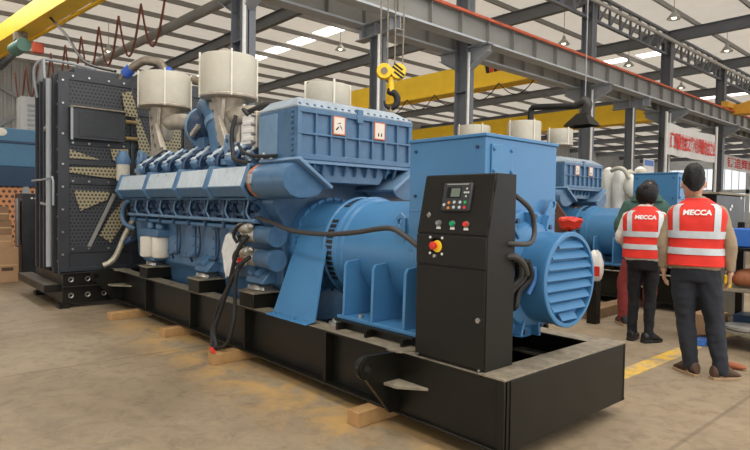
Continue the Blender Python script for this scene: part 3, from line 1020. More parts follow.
    # starter motors
    for z in (1.135, .925):
        s = MB().lathe([(-.0, .07), (.02, .085), (.22, .085), (.24, .095), (.30, .095)], (-2.74, .13, z), 'x', 22)
        s = s.build('starter_motor', EBLUE, t)
        b = MB().lathe([(-.24, .05), (-.23, .075), (-.10, .08), (-.02, .08), (0, .07)], (-2.74, .13, z), 'x', 20)
        b.lathe([(-.20, .03), (-.19, .045), (-.04, .045), (-.03, .03)], (-2.74, .04, z + .06), 'x', 14)
        b.build('solenoid', mat('brass_silver_solenoid', srgb(188, 180, 164), .4, .6, .2, 30), s)
        for q in ((-.02, .05, .075), (-.10, .035, -.05), (-.17, .06, .05), (-.22, .06, -.03)):
            MB().sphere((-2.74 + q[0], q[1], z + q[2]), (.035, .028, .03), 10, 7).build('solenoid_boss', STEEL, s)
        MB().tube([(-2.80, .03, z + .10), (-2.90, -.01, z + .06), (-2.98, .0, z - .02), (-2.95, .02, z - .08)], .016, 8).build('starter_lead', RUBBER, s)
        k = MB()
        for dx in (-.2, -.12):
            k.cyl((-2.74 + dx, .05, z - .02), (-2.74 + dx, .02, z - .03), .016, n=8)
        k.box(-2.96, -2.86, .03, .06, z - .06, z - .03)
        k.build('terminal', RED if z < 1 else RUBBER, s)
    # gear cover and flywheel housing
    MB().lathe([(-2.80, .10), (-2.80, .20), (-2.77, .215), (-2.70, .215)], (0, .30, 1.38), 'x', 30).build('gear_cover', EBLUE, t)
    fl = MB().lathe([(-2.66, .40), (-2.50, .425), (-2.45, .43), (-2.40, .43), (-2.40, .405), (-2.34, .385), (-2.0, .375), (-2.0, .36)], (0, CY, 1.05), 'x', 64)
    for i in range(28):
        a = 2 * pi * i / 28
        fl.cyl((-2.40, CY + .418 * cos(a), 1.05 + .418 * sin(a)), (-2.38, CY + .418 * cos(a), 1.05 + .418 * sin(a)), .013, n=8)
    fl.build('flywheel_housing', BLUE, t)
    # bent sheet leg from the housing down to the skid
    pts = [(.335, 1.22), (.30, 1.14), (.265, 1.05), (.20, .90), (.05, .508), (-.03, .496)]
    rings = []
    for y, z in pts:
        f = (1.22 - z) / .72
        xa, xb = -2.37 - .0 * f, -1.98 + .20 * f
        rings.append([(xa, y, z), (xb, y, z), (xb, y + .014, z + .006), (xa, y + .014, z + .006)])
    lg = MB().loft(rings)
    for x in (-2.28, -2.0):
        lg.cyl((x, .0, .50), (x, .0, .525), .016, n=8)
    lg.build('housing_side_guard', BLUE, t, 0.0, 50)
    # coolant pipe over the heads
    pp = MB().tube([(-6.72, .20, 3.14), (-6.62, .26, 3.25), (-6.48, .36, 3.36), (-6.35, .44, 3.385), (-6.2, .55, 3.335), (-6.0, .60, 3.17), (-5.6, .85, 3.05), (-5.2, .95, 2.9), (-4.9, 1.0, 2.6), (-4.85, 1.0, 2.1)], .06, 14)
    pp.build('coolant_pipe', mat('pipe_warm_metal', srgb(150, 140, 124), .38, .7, .15, 10), t)
    for a, b in (((-6.05, .595, 3.21), (-5.97, .605, 3.155)), ((-6.66, .23, 3.205), (-6.58, .285, 3.285))):
        MB().cyl(a, b, .074, n=16).build('hose_clamp', mat('blue_silicone_hose', srgb(54, 92, 180), .5, 0, .05, 5), t)
    # silver hose at the front
    MB().tube([(-6.28, .28, 1.25), (-6.34, .22, 1.12), (-6.42, .14, .90), (-6.46, .06, .68), (-6.48, -.02, .58), (-6.5, -.1, .54)], .04, 12).build('foil_wrapped_hose', mat('silver_foil_hose', srgb(190, 182, 160), .38, .4, .1, 24), t)
    return t

def make_alternator():
    t = empty('alternator', (-1.2, CY, .56), 'large blue alternator barrel with louvred round end behind the nearest control cabinet', 'alternator')
    zc = 1.05
    b = MB().lathe([(-1.82, .33), (-1.82, .418), (-1.77, .418), (-1.755, .40), (-.98, .40), (-.96, .418), (-.84, .418), (-.82, .38)], (0, CY, zc), 'x', 72)
    b.build('barrel', BLUE, t)
    r = MB().lathe([(-2.02, .37), (-2.02, .425), (-2.0, .435), (-1.975, .435), (-1.965, .422), (-1.865, .422), (-1.855, .436), (-1.825, .436), (-1.815, .418), (-1.80, .40)], (0, CY, zc), 'x', 72)
    r.build('vent_ring', BLUE, t)
    for i in range(60):
        a = 2 * pi * (i + .5) / 60
        if (i % 15) in (6, 7, 8):
            continue
        M = Rx(a)
        MB().obox(Vector((-1.915, CY, zc)) + M @ Vector((0, .423, 0)), (.076, .006, .028), M).build('vent_slot', RUBBER, t)
    # rear bracket and round louvred outlet
    ec = .985
    e = MB().lathe([(-.83, .38), (-.82, .405), (-.70, .405), (-.66, .37), (-.60, .34), (-.43, .34), (-.42, .365), (-.40, .405), (-.37, .412), (-.335, .412), (-.325, .395), (-.325, .345), (-.29, .33), (-.27, .29), (-.27, .10)], (0, CY, ec), 'x', 60)
    e.build('end_bracket', BLUE, t)
    for i in range(12):
        a = 2 * pi * i / 12 + .15
        M = Rx(a)
        MB().obox(Vector((-.305, CY, ec)) + M @ Vector((0, .355, 0)), (.07, .10, .022), M).build('bracket_rib', BLUE, t, .003)
        MB().cyl((-.325, CY + .375 * cos(a + .26), ec + .375 * sin(a + .26)), (-.308, CY + .375 * cos(a + .26), ec + .375 * sin(a + .26)), .016, n=8).build('bracket_bolt', NAVY, t)
    for a in (radians(57), radians(123)):
        M = Rx(a)
        pl = MB().plate_holes([(-.045, -.10), (.045, -.10), (.04, .07), (.025, .10), (0, .11), (-.025, .10), (-.04, .07)], [(0, .068, .022)], 'x', -.008, .008)
        pl.v = [tuple(Vector((-.345, CY, ec)) + M @ Vector((x, z + .47, y))) for x, y, z in pl.v]
        pl.obox(Vector((-.345, CY, ec)) + M @ Vector((0, .40, 0)), (.05, .05, .12), M)
        pl.build('lifting_eye', BLUE, t, .003)
    ox, oy, oz = 0, .775, .968
    d = MB().lathe([(-.31, .26), (-.31, .318), (-.285, .318), (-.275, .292), (-.115, .290), (-.10, .299), (-.075, .299), (-.07, .292), (-.07, .272), (-.12, .270), (-.12, .05)], (ox, oy, oz), 'x', 56)
    d = d.build('air_outlet_drum', BLUE, t)
    MB().lathe([(-.125, .0001), (-.125, .268)], (ox, oy, oz), 'x', 40, False, False).build('drum_back', NAVY, d)
    for i in range(8):
        z = -.236 + i * .064
        hw = math.sqrt(max(0, .275 ** 2 - min(abs(z - .018), abs(z + .018)) ** 2)) if abs(z) > .018 else .275
        hw = math.sqrt(max(.001, .268 ** 2 - (abs(z) + .016) ** 2))
        m = MB().loft([[(-.072 - .03, oy + s * hw, oz + z + .026), (-.070 - .03 + .028, oy + s * hw, oz + z - .016), (-.066 - .03 + .028, oy + s * hw, oz + z - .012), (-.068 - .03, oy + s * hw, oz + z + .030)] for s in (-1, 1)])
        m.build('louver_blade', BLUE, d)
    # terminal box
    x0, x1, y0, y1 = -1.03, -.387, .30, 1.10
    tb = MB().box(x0, x1, y0, y1, 1.10, 1.84)
    tb.box(x0 - .004, x1 + .004, y0 - .004, y1 + .004, 1.375, 1.383)
    tb = tb.build('terminal_box', BLUE, t, 0.006)
    MB().box(x0 - .012, x1 + .012, y0 - .012, y1 + .012, 1.84, 1.862).build('box_lid', BLUE, tb, 0.004)
    p = MB().box(x1, x1 + .012, y0 + .05, y0 + .27, 1.47, 1.80)
    for y in (y0 + .07, y0 + .25):
        for z in (1.50, 1.635, 1.77):
            p.cyl((x1 + .010, y, z), (x1 + .024, y, z), .012, n=10)
    p.build('cover_panel', BLUE, tb, 0.005)
    q = MB()
    for z in (1.48, 1.78):
        q.cyl((x1 - .06, y0, z), (x1 - .06, y0 - .012, z), .011, n=8)
        q.cyl((x0 + .06, y0, z), (x0 + .06, y0 - .012, z), .011, n=8)
    q.build('cover_screw', NAVY, tb)
    # lifting eyes
    for x, y, z in ((-1.13, .325, 1.265),):
        m = MB().plate_holes([(x - .03, z - .20), (x + .05, z - .10), (x + .05, z + .06), (x, z + .10), (x - .05, z + .06)], [(x, z + .03, .027)], 'y', y - .012, y + .012)
        m.build('lifting_eye', BLUE, t, 0.004)
    # feet
    for s in (0, 1):
        yy = (lambda a: a) if s == 0 else (lambda a: 1.4 - a)
        MB().box(-1.63, -.80, min(yy(.15), yy(.50)), max(yy(.15), yy(.50)), .56, .585).build('foot_plate', BLUE, t, 0.004)
        for x in (-1.572, -1.255, -.932):
            MB().prism([(yy(.165), .585), (yy(.175), .96), (yy(.195), .99), (yy(.30), 1.0), (yy(.36), .84), (yy(.50), .70), (yy(.55), .585)], 'x', x - .013, x + .013).build('foot_gusset', BLUE, t, 0.003)
        MB().lathe([(.585, .02), (.61, .02)], (-1.42, yy(.21), 0), 'z', 8).build('foot_bolt', STEEL, t)
    return t

def make_cabinet():
    X0, X1 = -.672, -.143
    t = empty('control_cabinet', (-.42, .13, SK1 + .01), 'tall charcoal control cabinet with small screen, buttons and yellow emergency stop', 'control cabinet')
    z0 = SK1 + .012
    prof = [(.02, z0), (.275, z0), (.275, 1.60), (.095, 1.60), (.02, 1.245)]
    MB().prism(prof, 'x', X0, X1).build('body', CABM, t, 0.004)
    # lower door, middle strip and sloped lid
    d = MB().box(X0 + .006, X1 - .006, .010, .02, z0 + .01, 1.06).build('lower_door', CABM, t, 0.003)
    MB().lathe([(-.008, .010), (-.008, .0145), (0, .016)], (X1 - .045, .010, .785), 'y', 14).build('door_lock', STEEL, d)
    MB().box(X0 + .004, X1 - .004, .008, .02, 1.068, 1.241).build('switch_strip', CABM, t, 0.003)
    sl = Vector((0, .075, .358)).normalized()
    nn = Vector((0, -.358, .075)).normalized()
    M = Matrix((Vector((1, 0, 0)), nn, sl)).transposed()   # local y = outwards
    org = Vector(((X0 + X1) / 2, .0575, 1.4225))
    L = lambda u, v, h=0.0: org + M @ Vector((u, h, v))
    lid = MB().obox(L(0, 0, .004), (.521, .012, .350), M).build('console_lid', CABM, t, 0.003)
    # control module
    cm = MB().obox(L(.018, .040, .016), (.212, .022, .168), M).build('control_module', mat('module_grey', srgb(48, 50, 52), .4, 0, 0), lid, 0.008)
    MB().obox(L(0.018, 0.114, 0.0270), (.16, .003, .006), M).build('module_name_strip', mat('strip_silver', srgb(170, 170, 166), .4, .4, 0), cm)
    MB().obox(L(-0.002, 0.065, 0.0280), (.105, .003, .062), M).build('screen_bezel', mat('bezel_black', srgb(24, 26, 26), .25, 0, 0), cm)
    MB().obox(L(0.011, 0.065, 0.0297), (.066, .001, .05), M).build('screen', mat('lcd_grey_green', srgb(112, 122, 110), .2, 0, 0), cm)
    k = MB()
    for du, dv in ((0, .022), (0, -.022), (.02, 0), (-.02, 0), (0, 0)):
        k.cyl(L(.091 + du * .7, .065 + dv, .026), L(.091 + du * .7, .065 + dv, .030), .006, n=10)
    k.build('arrow_key', mat('key_grey', srgb(196, 198, 196), .5, 0, 0), cm)
    cols = [('key_grey', None), ('key_orange', (226, 130, 50)), ('key_grey', None), ('key_grey', None), ('key_green', (40, 170, 90)),
            ('key_orange', None), ('key_grey', None), ('key_grey', None), ('key_red', (220, 60, 50))]
    spots = [(-.075, .03), (-.04, .043), (.0, .046), (.043, .046), (.08, .046), (-.04, .012), (.0, .016), (.043, .016), (.08, .016)]
    for (nm, c), (u, v) in zip(cols, spots):
        MB().cyl(L(u + .012, v - .038, .026), L(u + .012, v - .038, .031), .009, n=12).build('keypad_button', MATS.get(nm) or mat(nm, srgb(*c), .5, 0, 0), cm)
    # key switch, push buttons and little plates
    for u, mm, nm in ((-.093, STEEL, 'key_switch'), (.013, GREEN, 'green_push_button'), (.113, RED, 'red_push_button')):
        p = MB().cyl(L(u, -.117, .010), L(u, -.117, .018), .019, n=18).build('button_collar', STEEL, lid)
        MB().cyl(L(u, -.117, .018), L(u, -.117, .032), .0155, .013, n=18).build(nm, mm, p)
        MB().obox(L(u, -.143, .011), (.032, .002, .013), M).build('button_plate', WHITE, p)
    MB().obox(L(-.188, -.068, .011), (.026, .004, .026), M @ Ry(radians(45))).build('lid_lock', STEEL, lid, 0.002)
    for v in (-.10, .11):
        MB().cyl(L(.264, v - .03, -.002), L(.264, v + .03, -.002), .008, n=10).build('lid_hinge', CABM, lid)
    # emergency stop
    c = Vector((X0 + .165, .008, 1.180))
    b = MB().lathe([(-.004, .044), (-.004, .001)], c, 'y', 28).build('stop_backplate', BLACK, t)
    MB().lathe([(-.010, .034), (-.010, .0345), (-.004, .036)], c + Vector((.012, 0, -.004)), 'y', 26).build('yellow_ring', YEL, b)
    MB().lathe([(-.042, .016), (-.038, .023), (-.028, .024), (-.022, .016), (-.008, .016)], c, 'y', 24).build('stop_mushroom', RED, b)
    sc = MB()
    for dx in (-.047, .047):
        for dz in (-.047, .047):
            sc.lathe([(-.004, .008), (0, .008)], c + Vector((dx, 0, dz)), 'y', 10)
    sc.build('stop_screw', WHITE, b)
    MB().box(c.x - .012, c.x + .006, -.008, .008, c.z - .07, c.z - .052).build('stop_key', STEEL, b, .002)
    for x in (X0 + .03, X1 - .03):
        MB().cyl((x, .012, z0 + .008), (x, .002, z0 + .008), .007, n=8).build('base_bolt', STEEL, t)
    MB().box(X0 + .01, X1 - .01, .03, .24, SK1, z0).build('plinth', BLACK, t)
    return t

def make_radiator():
    t = empty('radiator', (-7.2, CY, 0.0), 'huge black radiator with perforated guards at the far left end of the blue engine', 'radiator')
    F = -6.62
    y0, y1 = -.62, 2.02
    ztop = 3.12
    MB().box(-7.72, F - .10, y0 + .10, y1 - .10, .55, 3.02).build('core_housing', RBLACK, t, .006)
    # side frames with upright ribs, both flanks
    for s, yy in ((-1, y0), (1, y1)):
        for x0, x1, d in ((-7.86, -7.80, .05), (-7.60, -7.54, .05), (-7.38, -7.31, .05), (-6.98, -6.90, .0)):
            ya, yb = sorted((yy + s * d * .6, yy - s * .12))
            MB().box(x0, x1, ya, yb, .44, ztop).build('upright_rib', RBLACK, t, .003)
        ya, yb = sorted((yy + s * .0, yy - s * .10))
        MB().box(-7.86, F - .02, yy - s * .06 - .01, yy - s * .06 + .01, .50, ztop).build('side_panel', RBLACK, t)
        for x in (-7.70, -7.46, -7.08, -6.78):
            for i in range(9 if s < 0 else 0):
                MB().cyl((x, yy - s * .045, .6 + i * .3), (x, yy - s * .045 + s * .025, .6 + i * .3), .016, n=8).build('side_bolt', STEEL, t)
    MB().cyl((-6.94, y0 - .045, .52), (-6.94, y0 - .045, 3.05), .036, n=14).build('filler_pipe', SLIGHT, t)
    MB().tube([(-7.86, y0 - .07, 1.70), (-7.2, y0 - .075, 1.70), (-6.62, y0 - .07, 1.72), (-6.58, y0 - .07, 1.66), (-6.58, y0 - .07, 1.35)], .014, 8, False).build('vent_line', SLIGHT, t)
    MB().tube([(-6.94, y0 - .05, 2.42), (-7.1, y0 - .06, 2.4), (-7.24, y0 - .03, 2.39)], .02, 8, False).build('vent_line', SLIGHT, t)
    MB().tube([(-7.35, y0 - .05, 1.38), (-7.30, y0 - .06, 1.37), (-6.98, y0 - .06, 1.36)], .018, 8, False).build('vent_line', SLIGHT, t)
    # face frame
    fr = MB()
    fr.box(F - .04, F, y0, y0 + .13, .44, ztop)
    fr.box(F - .04, F, y1 - .13, y1, .44, ztop)
    for z0, z1 in ((3.02, ztop), (2.64, 2.70), (2.16, 2.22), (1.90, 1.97), (1.64, 1.72), (.72, .82), (.44, .52)):
        fr.box(F - .04, F - .003, y0 + .002, y1 - .002, z0, z1)
    fr.box(F - .04, F + .006, .30, .34, .45, ztop - .003)
    fr.box(F - .04, F + .006, 1.07, 1.11, .45, ztop - .003)
    fr.build('face_frame', RBLACK, t, .003)
    for z0, z1 in ((2.70, 3.02), (2.22, 2.64), (1.97, 2.16), (1.72, 1.90), (.82, 1.64), (.52, .72)):
        MB().box(F - .03, F - .02, y0 + .13, y1 - .13, z0, z1).build('perforated_panel', PERF if z0 != .52 else RBLACK, t)
    for y in (-.45, -.25, 0, .2):
        for z in (3.07, 2.67, 2.19, 1.68, .77):
            MB().cyl((F, y, z), (F + .016, y, z), .014, n=8).build('face_bolt', STEEL, t)
    for z in (.7, 1.0, 1.3, 1.6, 1.9, 2.3, 2.7, 3.0):
        MB().cyl((F, y0 + .05, z), (F + .016, y0 + .05, z), .014, n=8).build('face_bolt', STEEL, t)
    # raised oil cooler with grille
    oc = MB().box(F, F + .10, -.49, .19, 2.24, 2.65).build('cooler_box', RBLACK, t, .004)
    MB().box(F + .10, F + .108, -.40, .12, 2.28, 2.60).build('cooler_grille', mat('cooler_fin_grey', srgb(50, 52, 55), .5, .2, .25, 60), oc)
    MB().box(F + .10, F + .112, -.50, -.47, 2.22, 2.66).build('cooler_edge', SLIGHT, oc)
    MB().box(F + .0, F + .13, -.50, .22, 2.65, 2.668).build('cooler_top', DUST, oc)
    for z in (2.53, 2.30):
        MB().cyl((F + .06, .20, z), (F + .06, .36, z), .03, n=12).build('cooler_pipe', mat('brass_fitting', srgb(150, 126, 84), .4, .6, .1, 20), oc)
    # khaki plates added to paint in the light showing through the mesh
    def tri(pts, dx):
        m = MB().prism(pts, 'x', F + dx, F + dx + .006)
        m.build('khaki_light_patch', PERFT, t)
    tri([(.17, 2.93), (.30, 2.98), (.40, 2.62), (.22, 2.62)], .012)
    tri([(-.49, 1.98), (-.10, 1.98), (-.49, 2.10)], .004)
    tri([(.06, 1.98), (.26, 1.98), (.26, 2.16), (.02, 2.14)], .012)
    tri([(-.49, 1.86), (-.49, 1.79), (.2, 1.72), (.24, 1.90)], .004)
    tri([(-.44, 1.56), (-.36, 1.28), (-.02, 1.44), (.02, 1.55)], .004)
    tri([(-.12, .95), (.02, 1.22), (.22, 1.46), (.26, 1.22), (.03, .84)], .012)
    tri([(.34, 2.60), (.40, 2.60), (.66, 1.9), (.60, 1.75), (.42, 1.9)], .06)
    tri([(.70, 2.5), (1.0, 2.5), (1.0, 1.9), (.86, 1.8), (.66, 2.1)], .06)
    MB().bar((F + .05, .066, 1.52), (F + .05, -.26, .80), .045, .02, (1, 0, 0)).build('diagonal_stay', SDARK, t, .002)
    MB().tube([(F + .1, .16, 1.66), (F + .12, .20, 1.5), (F + .1, .18, 1.25), (F + .08, .26, .95)], .03, 8).build('drain_hose', HOSE, t)
    MB().box(F - .05, F + .12, .12, .22, 1.58, 1.66).build('stay_bracket', RBLACK, t)
    # header tank and lifting cheek on top
    MB().box(-7.3, -6.7, y0 + .2, y1 - .2, 3.02, 3.22).build('header_tank', RBLACK, t, .02)
    MB().prism([(-7.75, 3.10), (-7.35, 3.10), (-7.42, 3.42), (-7.62, 3.42)], 'y', y0 - .02, y0 + .01).build('lifting_cheek', SLIGHT, t, .004)
    MB().prism([(.16, 3.05), (.30, 3.05), (.30, 3.32), (.22, 3.32)], 'x', F - .03, F + .0).build('top_bracket', RBLACK, t, .003)
    MB().tube([(-7.7, y0 - .03, 2.9), (-7.66, y0 - .08, 3.25), (-7.5, y0 - .02, 3.4), (-7.3, y0 + .2, 3.38), (-7.0, y0 + .4, 3.30), (-6.8, y0 + .5, 3.24)], .02, 8).build('vent_line', SLIGHT, t)
    # base frame
    b = MB()
    b.box(-8.05, F + .10, y0 + .025, y0 + .16, .065, .435)
    b.box(-8.05, F + .10, y1 - .16, y1 - .025, .065, .435)
    b.box(F + .02, F + .12, y0 + .02, y1 - .02, .06, .47)
    b.box(F + .12, F + .16, y0 + .02, y1 - .02, .27, .29)
    b.box(F - .02, F + .15, y0 + .02, y1 - .02, .45, .47)
    b.box(-8.05, -7.95, y0 + .02, y1 - .02, .06, .44)
    b.build('base_frame', BLACK, t, .004)
    MB().box(-8.40, F - .05, y0 - .16, y0 + .04, .20, .30).build('side_rail', BLACK, t, .004)
    MB().box(-8.39, F - .06, y0 - .155, y0 + .02, .30, .304).build('rail_top', mat('brown_dust_film', srgb(84, 76, 64), .8, 0, .15, 9), t)
    for fx0, fx1, fy0, fy1 in ((F - .03, F + .14, y0 - .02, y0 + .1), (F - .03, F + .14, y1 - .1, y1 + .02), (-8.05, -7.9, y0 - .02, y0 + .1), (-8.05, -7.9, y1 - .1, y1 + .02)):
        MB().box(fx0, fx1, fy0, fy1, 0, .06).build('foot', BLACK, t)
    for y in (-.50, -.295, -.09, .12):
        for z in (.375, .165):
            MB().lathe([(0, .018), (.006, .018), (.012, .026), (.012, .034), (0, .036)], (F + .12, y, z), 'x', 16, False, False).build('bolt_collar', STEEL, t)
    return t

def flatten(part):
    """three levels at most: set > assembly > piece"""
    todo = list(kids(part))
    while todo:
        p = todo.pop()
        for c in kids(p):
            c.location = c.location + p.location
            c.parent = part
            todo.append(c)

def make_set(label, loc, parts):
    g = empty('diesel_generator', loc, label, 'generator')
    for p in parts:
        flatten(p)
        p.location = p.location - Vector(loc)
        p.parent = g
        for key in ('label', 'category', 'group'):
            if key in p:
                del p[key]
    return g

skid = make_skid()
engine = make_engine()
alternator = make_alternator()
cabinet = make_cabinet()
radiator = make_radiator()
generator = make_set('huge blue diesel generator on a black skid in the foreground, with control cabinet and radiator', (-3.25, CY, 0), [skid, engine, alternator, cabinet, radiator])
# ------------------------------------------------------------------ cranes, lamps and loose things
def festoon(parent, p0, p1, n, drop, m=RUBBER, r=.02):
    p0, p1 = Vector(p0), Vector(p1)
    for i in range(n):
        a = p0.lerp(p1, i / n)
        b = p0.lerp(p1, (i + 1) / n)
        c = (a + b) / 2 - Vector((0, 0, drop))
        MB().tube([a, a.lerp(c, .5) - Vector((0, 0, drop * .22)), c, b.lerp(c, .5) - Vector((0, 0, drop * .22)), b], r, 6, sub=3).build('festoon_cable', m, parent)

def crane(label, x0, x1, y, z0, z1, wd, m, skew=0.0, fest=None, chev=None):
    t = empty('overhead_crane', ((x0 + x1) / 2, y, z0), label, 'overhead crane', 'overhead cranes under the roof')
    g = MB()
    f = lambda x: y + (x - x1) * skew
    def ring(x, za, zb):
        return [(x, f(x) - wd / 2, za), (x, f(x) + wd / 2, za), (x, f(x) + wd / 2, zb), (x, f(x) - wd / 2, zb)]
    g.loft([ring(x0, z0, z0 + .4), ring(x0 + 2.4, z0, z1), ring(x1 - 2.4, z0, z1), ring(x1, z0, z0 + .4)])
    g.build('girder', m, t)
    e = MB()
    for s in (-1, 1):
        e.loft([[(x, f(x) + s * (wd / 2 + .04) - .05, za) for x, za in ()] or [(x0 + .3, f(x0) + s * (wd / 2 + .05) - .05, z0 - .03), (x0 + .3, f(x0) + s * (wd / 2 + .05) + .05, z0 - .03), (x0 + .3, f(x0) + s * (wd / 2 + .05) + .05, z0 + .04), (x0 + .3, f(x0) + s * (wd / 2 + .05) - .05, z0 + .04)],
                [(x1 - 1.0, f(x1) + s * (wd / 2 + .05) - .05, z0 - .03), (x1 - 1.0, f(x1) + s * (wd / 2 + .05) + .05, z0 - .03), (x1 - 1.0, f(x1) + s * (wd / 2 + .05) + .05, z0 + .04), (x1 - 1.0, f(x1) + s * (wd / 2 + .05) - .05, z0 + .04)]])
    e.build('girder_lower_edge', m, t)
    for xx in (x0, x1):
        c = MB().box(xx - .15, xx + .15, f(xx) - 1.3, f(xx) + 1.3, 6.93, 7.22)
        for d in (-1.0, 1.0):
            c.cyl((xx - .06, f(xx) + d, 6.99), (xx + .06, f(xx) + d, 6.99), .16, n=16)
        c.build('end_carriage', m, t)
    if fest:
        festoon(t, (fest[0], f(fest[0]) - wd / 2 - .15 + fest[5], fest[3]), (fest[1], f(fest[1]) - wd / 2 - .15 + fest[5], fest[3]), fest[2], fest[4])
    if chev:
        for i in range(2):
            xx = chev + i * .38
            MB().prism([(xx, z0 + .52), (xx + .18, z0 + .52), (xx + .06, z1 - .03), (xx - .12, z1 - .03)], 'y', y - wd / 2 - .004, y - wd / 2).build('black_stripe', BLACK, t)
            MB().prism([(xx + .19, z0 + .52), (xx + .36, z0 + .52), (xx + .24, z1 - .03), (xx + .07, z1 - .03)], 'y', y - wd / 2 - .004, y - wd / 2).build('red_stripe', RED, t)
    return t
c1 = crane('yellow crane girder at the top left corner, red cable loops hanging under it', -37.5, -9.78, 2.55, 7.0, 7.62, .55, YEL, .10)
festoon(c1, (-26, 2.1, 6.7), (-13, 3.3, 6.9), 9, 1.3, mat('red_brown_festoon', srgb(120, 66, 52), .6, 0, 0), .03)
# slack black pendant rope crossing the girder
MB().tube([(-20.9, 1.7, 8.3), (-18.7, 1.7, 7.33), (-16.14, 1.7, 6.08), (-14.26, 1.7, 5.0), (-12.5, 1.9, 4.5)], .035, 6).build('pendant_rope', RUBBER, c1)
c2 = crane('yellow crane girder with black and red stripes, nearest behind the hook', -37.5, -9.78, 16.6, 6.38, 7.4, .55, YEL, 0, (-24, -10.3, 8, 6.38, .55, 0), -12.75)
c3 = crane('yellow crane girder behind the fume hood, low and farther than the striped one', -37.5, -9.78, 28.2, 6.15, 7.2, .6, YEL, 0)
c4 = crane('orange crane girder at the right edge of the photo, near the roof', -8.55, 13, 32.2, 6.65, 7.7, .7, YEL2, 0)

def hook():
    X, Y, Z = -4.58, 3.42, 3.44
    t = empty('crane_hook', (X, Y, 2.85), 'yellow hook block with black stripes hanging on steel ropes', 'crane hook')
    a = Vector((.747, -.665, 0)).normalized()
    sd = Vector((.665, .747, 0))
    c = Vector((X, Y, Z))
    for s in (-1, 1):
        q = c + sd * (s * .105)
        p = MB().cyl(q - a * .08, q + a * .08, .115, n=28)
        p = p.build('sheave_housing', YEL, t, .01)
        if s > 0:
            st = MB()
            for k in (-.06, 0, .06):
                st.obox(q + a * .081 + Vector((0, 0, k)), (.03, .16 if k else .22, .004), Matrix((Vector((0, 0, 1)) * .8 + sd * .6, sd * .8 - Vector((0, 0, 1)) * .6, a)).transposed())
            st.build('black_stripe', BLACK, p)
        else:
            MB().cyl(q + a * .08, q + a * .095, .05, n=16).build('sheave_hub', DUST, p)
    MB().cyl(c - Vector((0, 0, .08)), c - Vector((0, 0, .30)), .045, n=14).build('hook_shank', YEL, t)
    h = []
    for i in range(12):
        an = radians(100 - i * 25)
        h.append(c + Vector((0, 0, -.42)) + sd * (.10 * cos(an)) + Vector((0, 0, .12 * sin(an))))
    MB().tube([c + Vector((0, 0, -.24))] + h, [.04, .045] + [.05] * 6 + [.042, .036, .028, .02, .012], 12).build('hook', RUBBER, t)
    MB().box(X - .03, X + .03, Y - .03, Y + .03, 2.66, 2.92).build('lifting_strap', mat('strap_khaki', srgb(160, 140, 110), .8, 0, .05, 8), t)
    for s in (-.16, -.06, .05, .17):
        MB().cyl(c + sd * s + Vector((0, 0, .08)), Vector((X, Y, 9.15)) + sd * s * 1.3, .011, n=6).build('wire_rope', DUST, t)
hook()

lamps = [((-18.77, 13.5), 'round lamp under the roof beside the row of bright skylights'), ((-11.3, 19.7), 'round lamp hanging between the two tall columns above the fume hood'), ((-11.0, 25.15), 'round lamp just left of the column above the white banner'),
         ((-6.9, 25.6), 'round lamp farthest right under the roof, seen through the truss'), ((-11.2, 32.2), 'smallest round lamp, low behind the second column over the banner'), ((-6.81, 19.58), 'round lamp above the long pale tie tube at the top right'), ((-26.8, 6.0), 'round lamp above the black radiator, right of the yellow girder')]
for (x, y), lb in lamps:
    t = empty('high_bay_lamp', (x, y, 8.45), lb, 'lamp', 'high bay lamps under the roof')
    MB().lathe([(8.45, .24), (8.46, .25), (8.62, .14), (8.68, .07), (8.80, .06), (8.82, .02)], (x, y, 0), 'z', 24, False).build('lamp_shade', mat('lamp_grey_shade', srgb(170, 168, 160), .4, .3, 0), t)
    MB().sphere((x, y, 8.52), .09, 12, 8).build('bulb', mat('lit_lamp_bulb', (1, .95, .82), .4, 0, 0, emit=3.0), t)
    MB().cyl((x, y, 8.82), (x, y, ROOF - .02), .012, n=6).build('lamp_rod', DUST, t)

# timber blocks under the skid
def block(name, label, x, y0, y1, w_, h, m, tilt=0.0):
    b = MB().obox((0, 0, h / 2), (w_, y1 - y0, h))
    o = b.build(name, m, None, .004, origin=(0, 0, 0))
    o.location = (x, (y0 + y1) / 2, 0)
    o.rotation_euler = (0, 0, tilt)
    return tag(o, label, 'timber block', 'timber blocks under the machines')
block('timber_block', 'pale timber block under the skid by the big lifting lug, nearest one', -1.02, -.19, .55, .11, .096, WOOD, .02)
block('timber_block', 'pale timber block lying under the black cable ends', -2.90, -.26, .45, .12, .096, WOOD, .06)
block('timber_block', 'small timber block under the skid between the cables and the radiator end', -4.17, -.20, .40, .12, .09, WOOD, .05)
block('timber_block', 'timber block under the skid next to the black radiator foot', -5.42, -.36, .30, .13, .09, WOOD, .12)
block('timber_beam', 'brown timber beam on the floor behind the round louvred outlet', -1.92, 4.42, 6.1, .20, .13, WOOD2, .05)
MB_far = MB().box(-6.0, -.5, 1.15, 1.28, 0, .09).build('timber_beam', WOOD2, None, .004)
tag(MB_far, 'long timber beam lying in shadow under the nearest skid', 'timber beam')

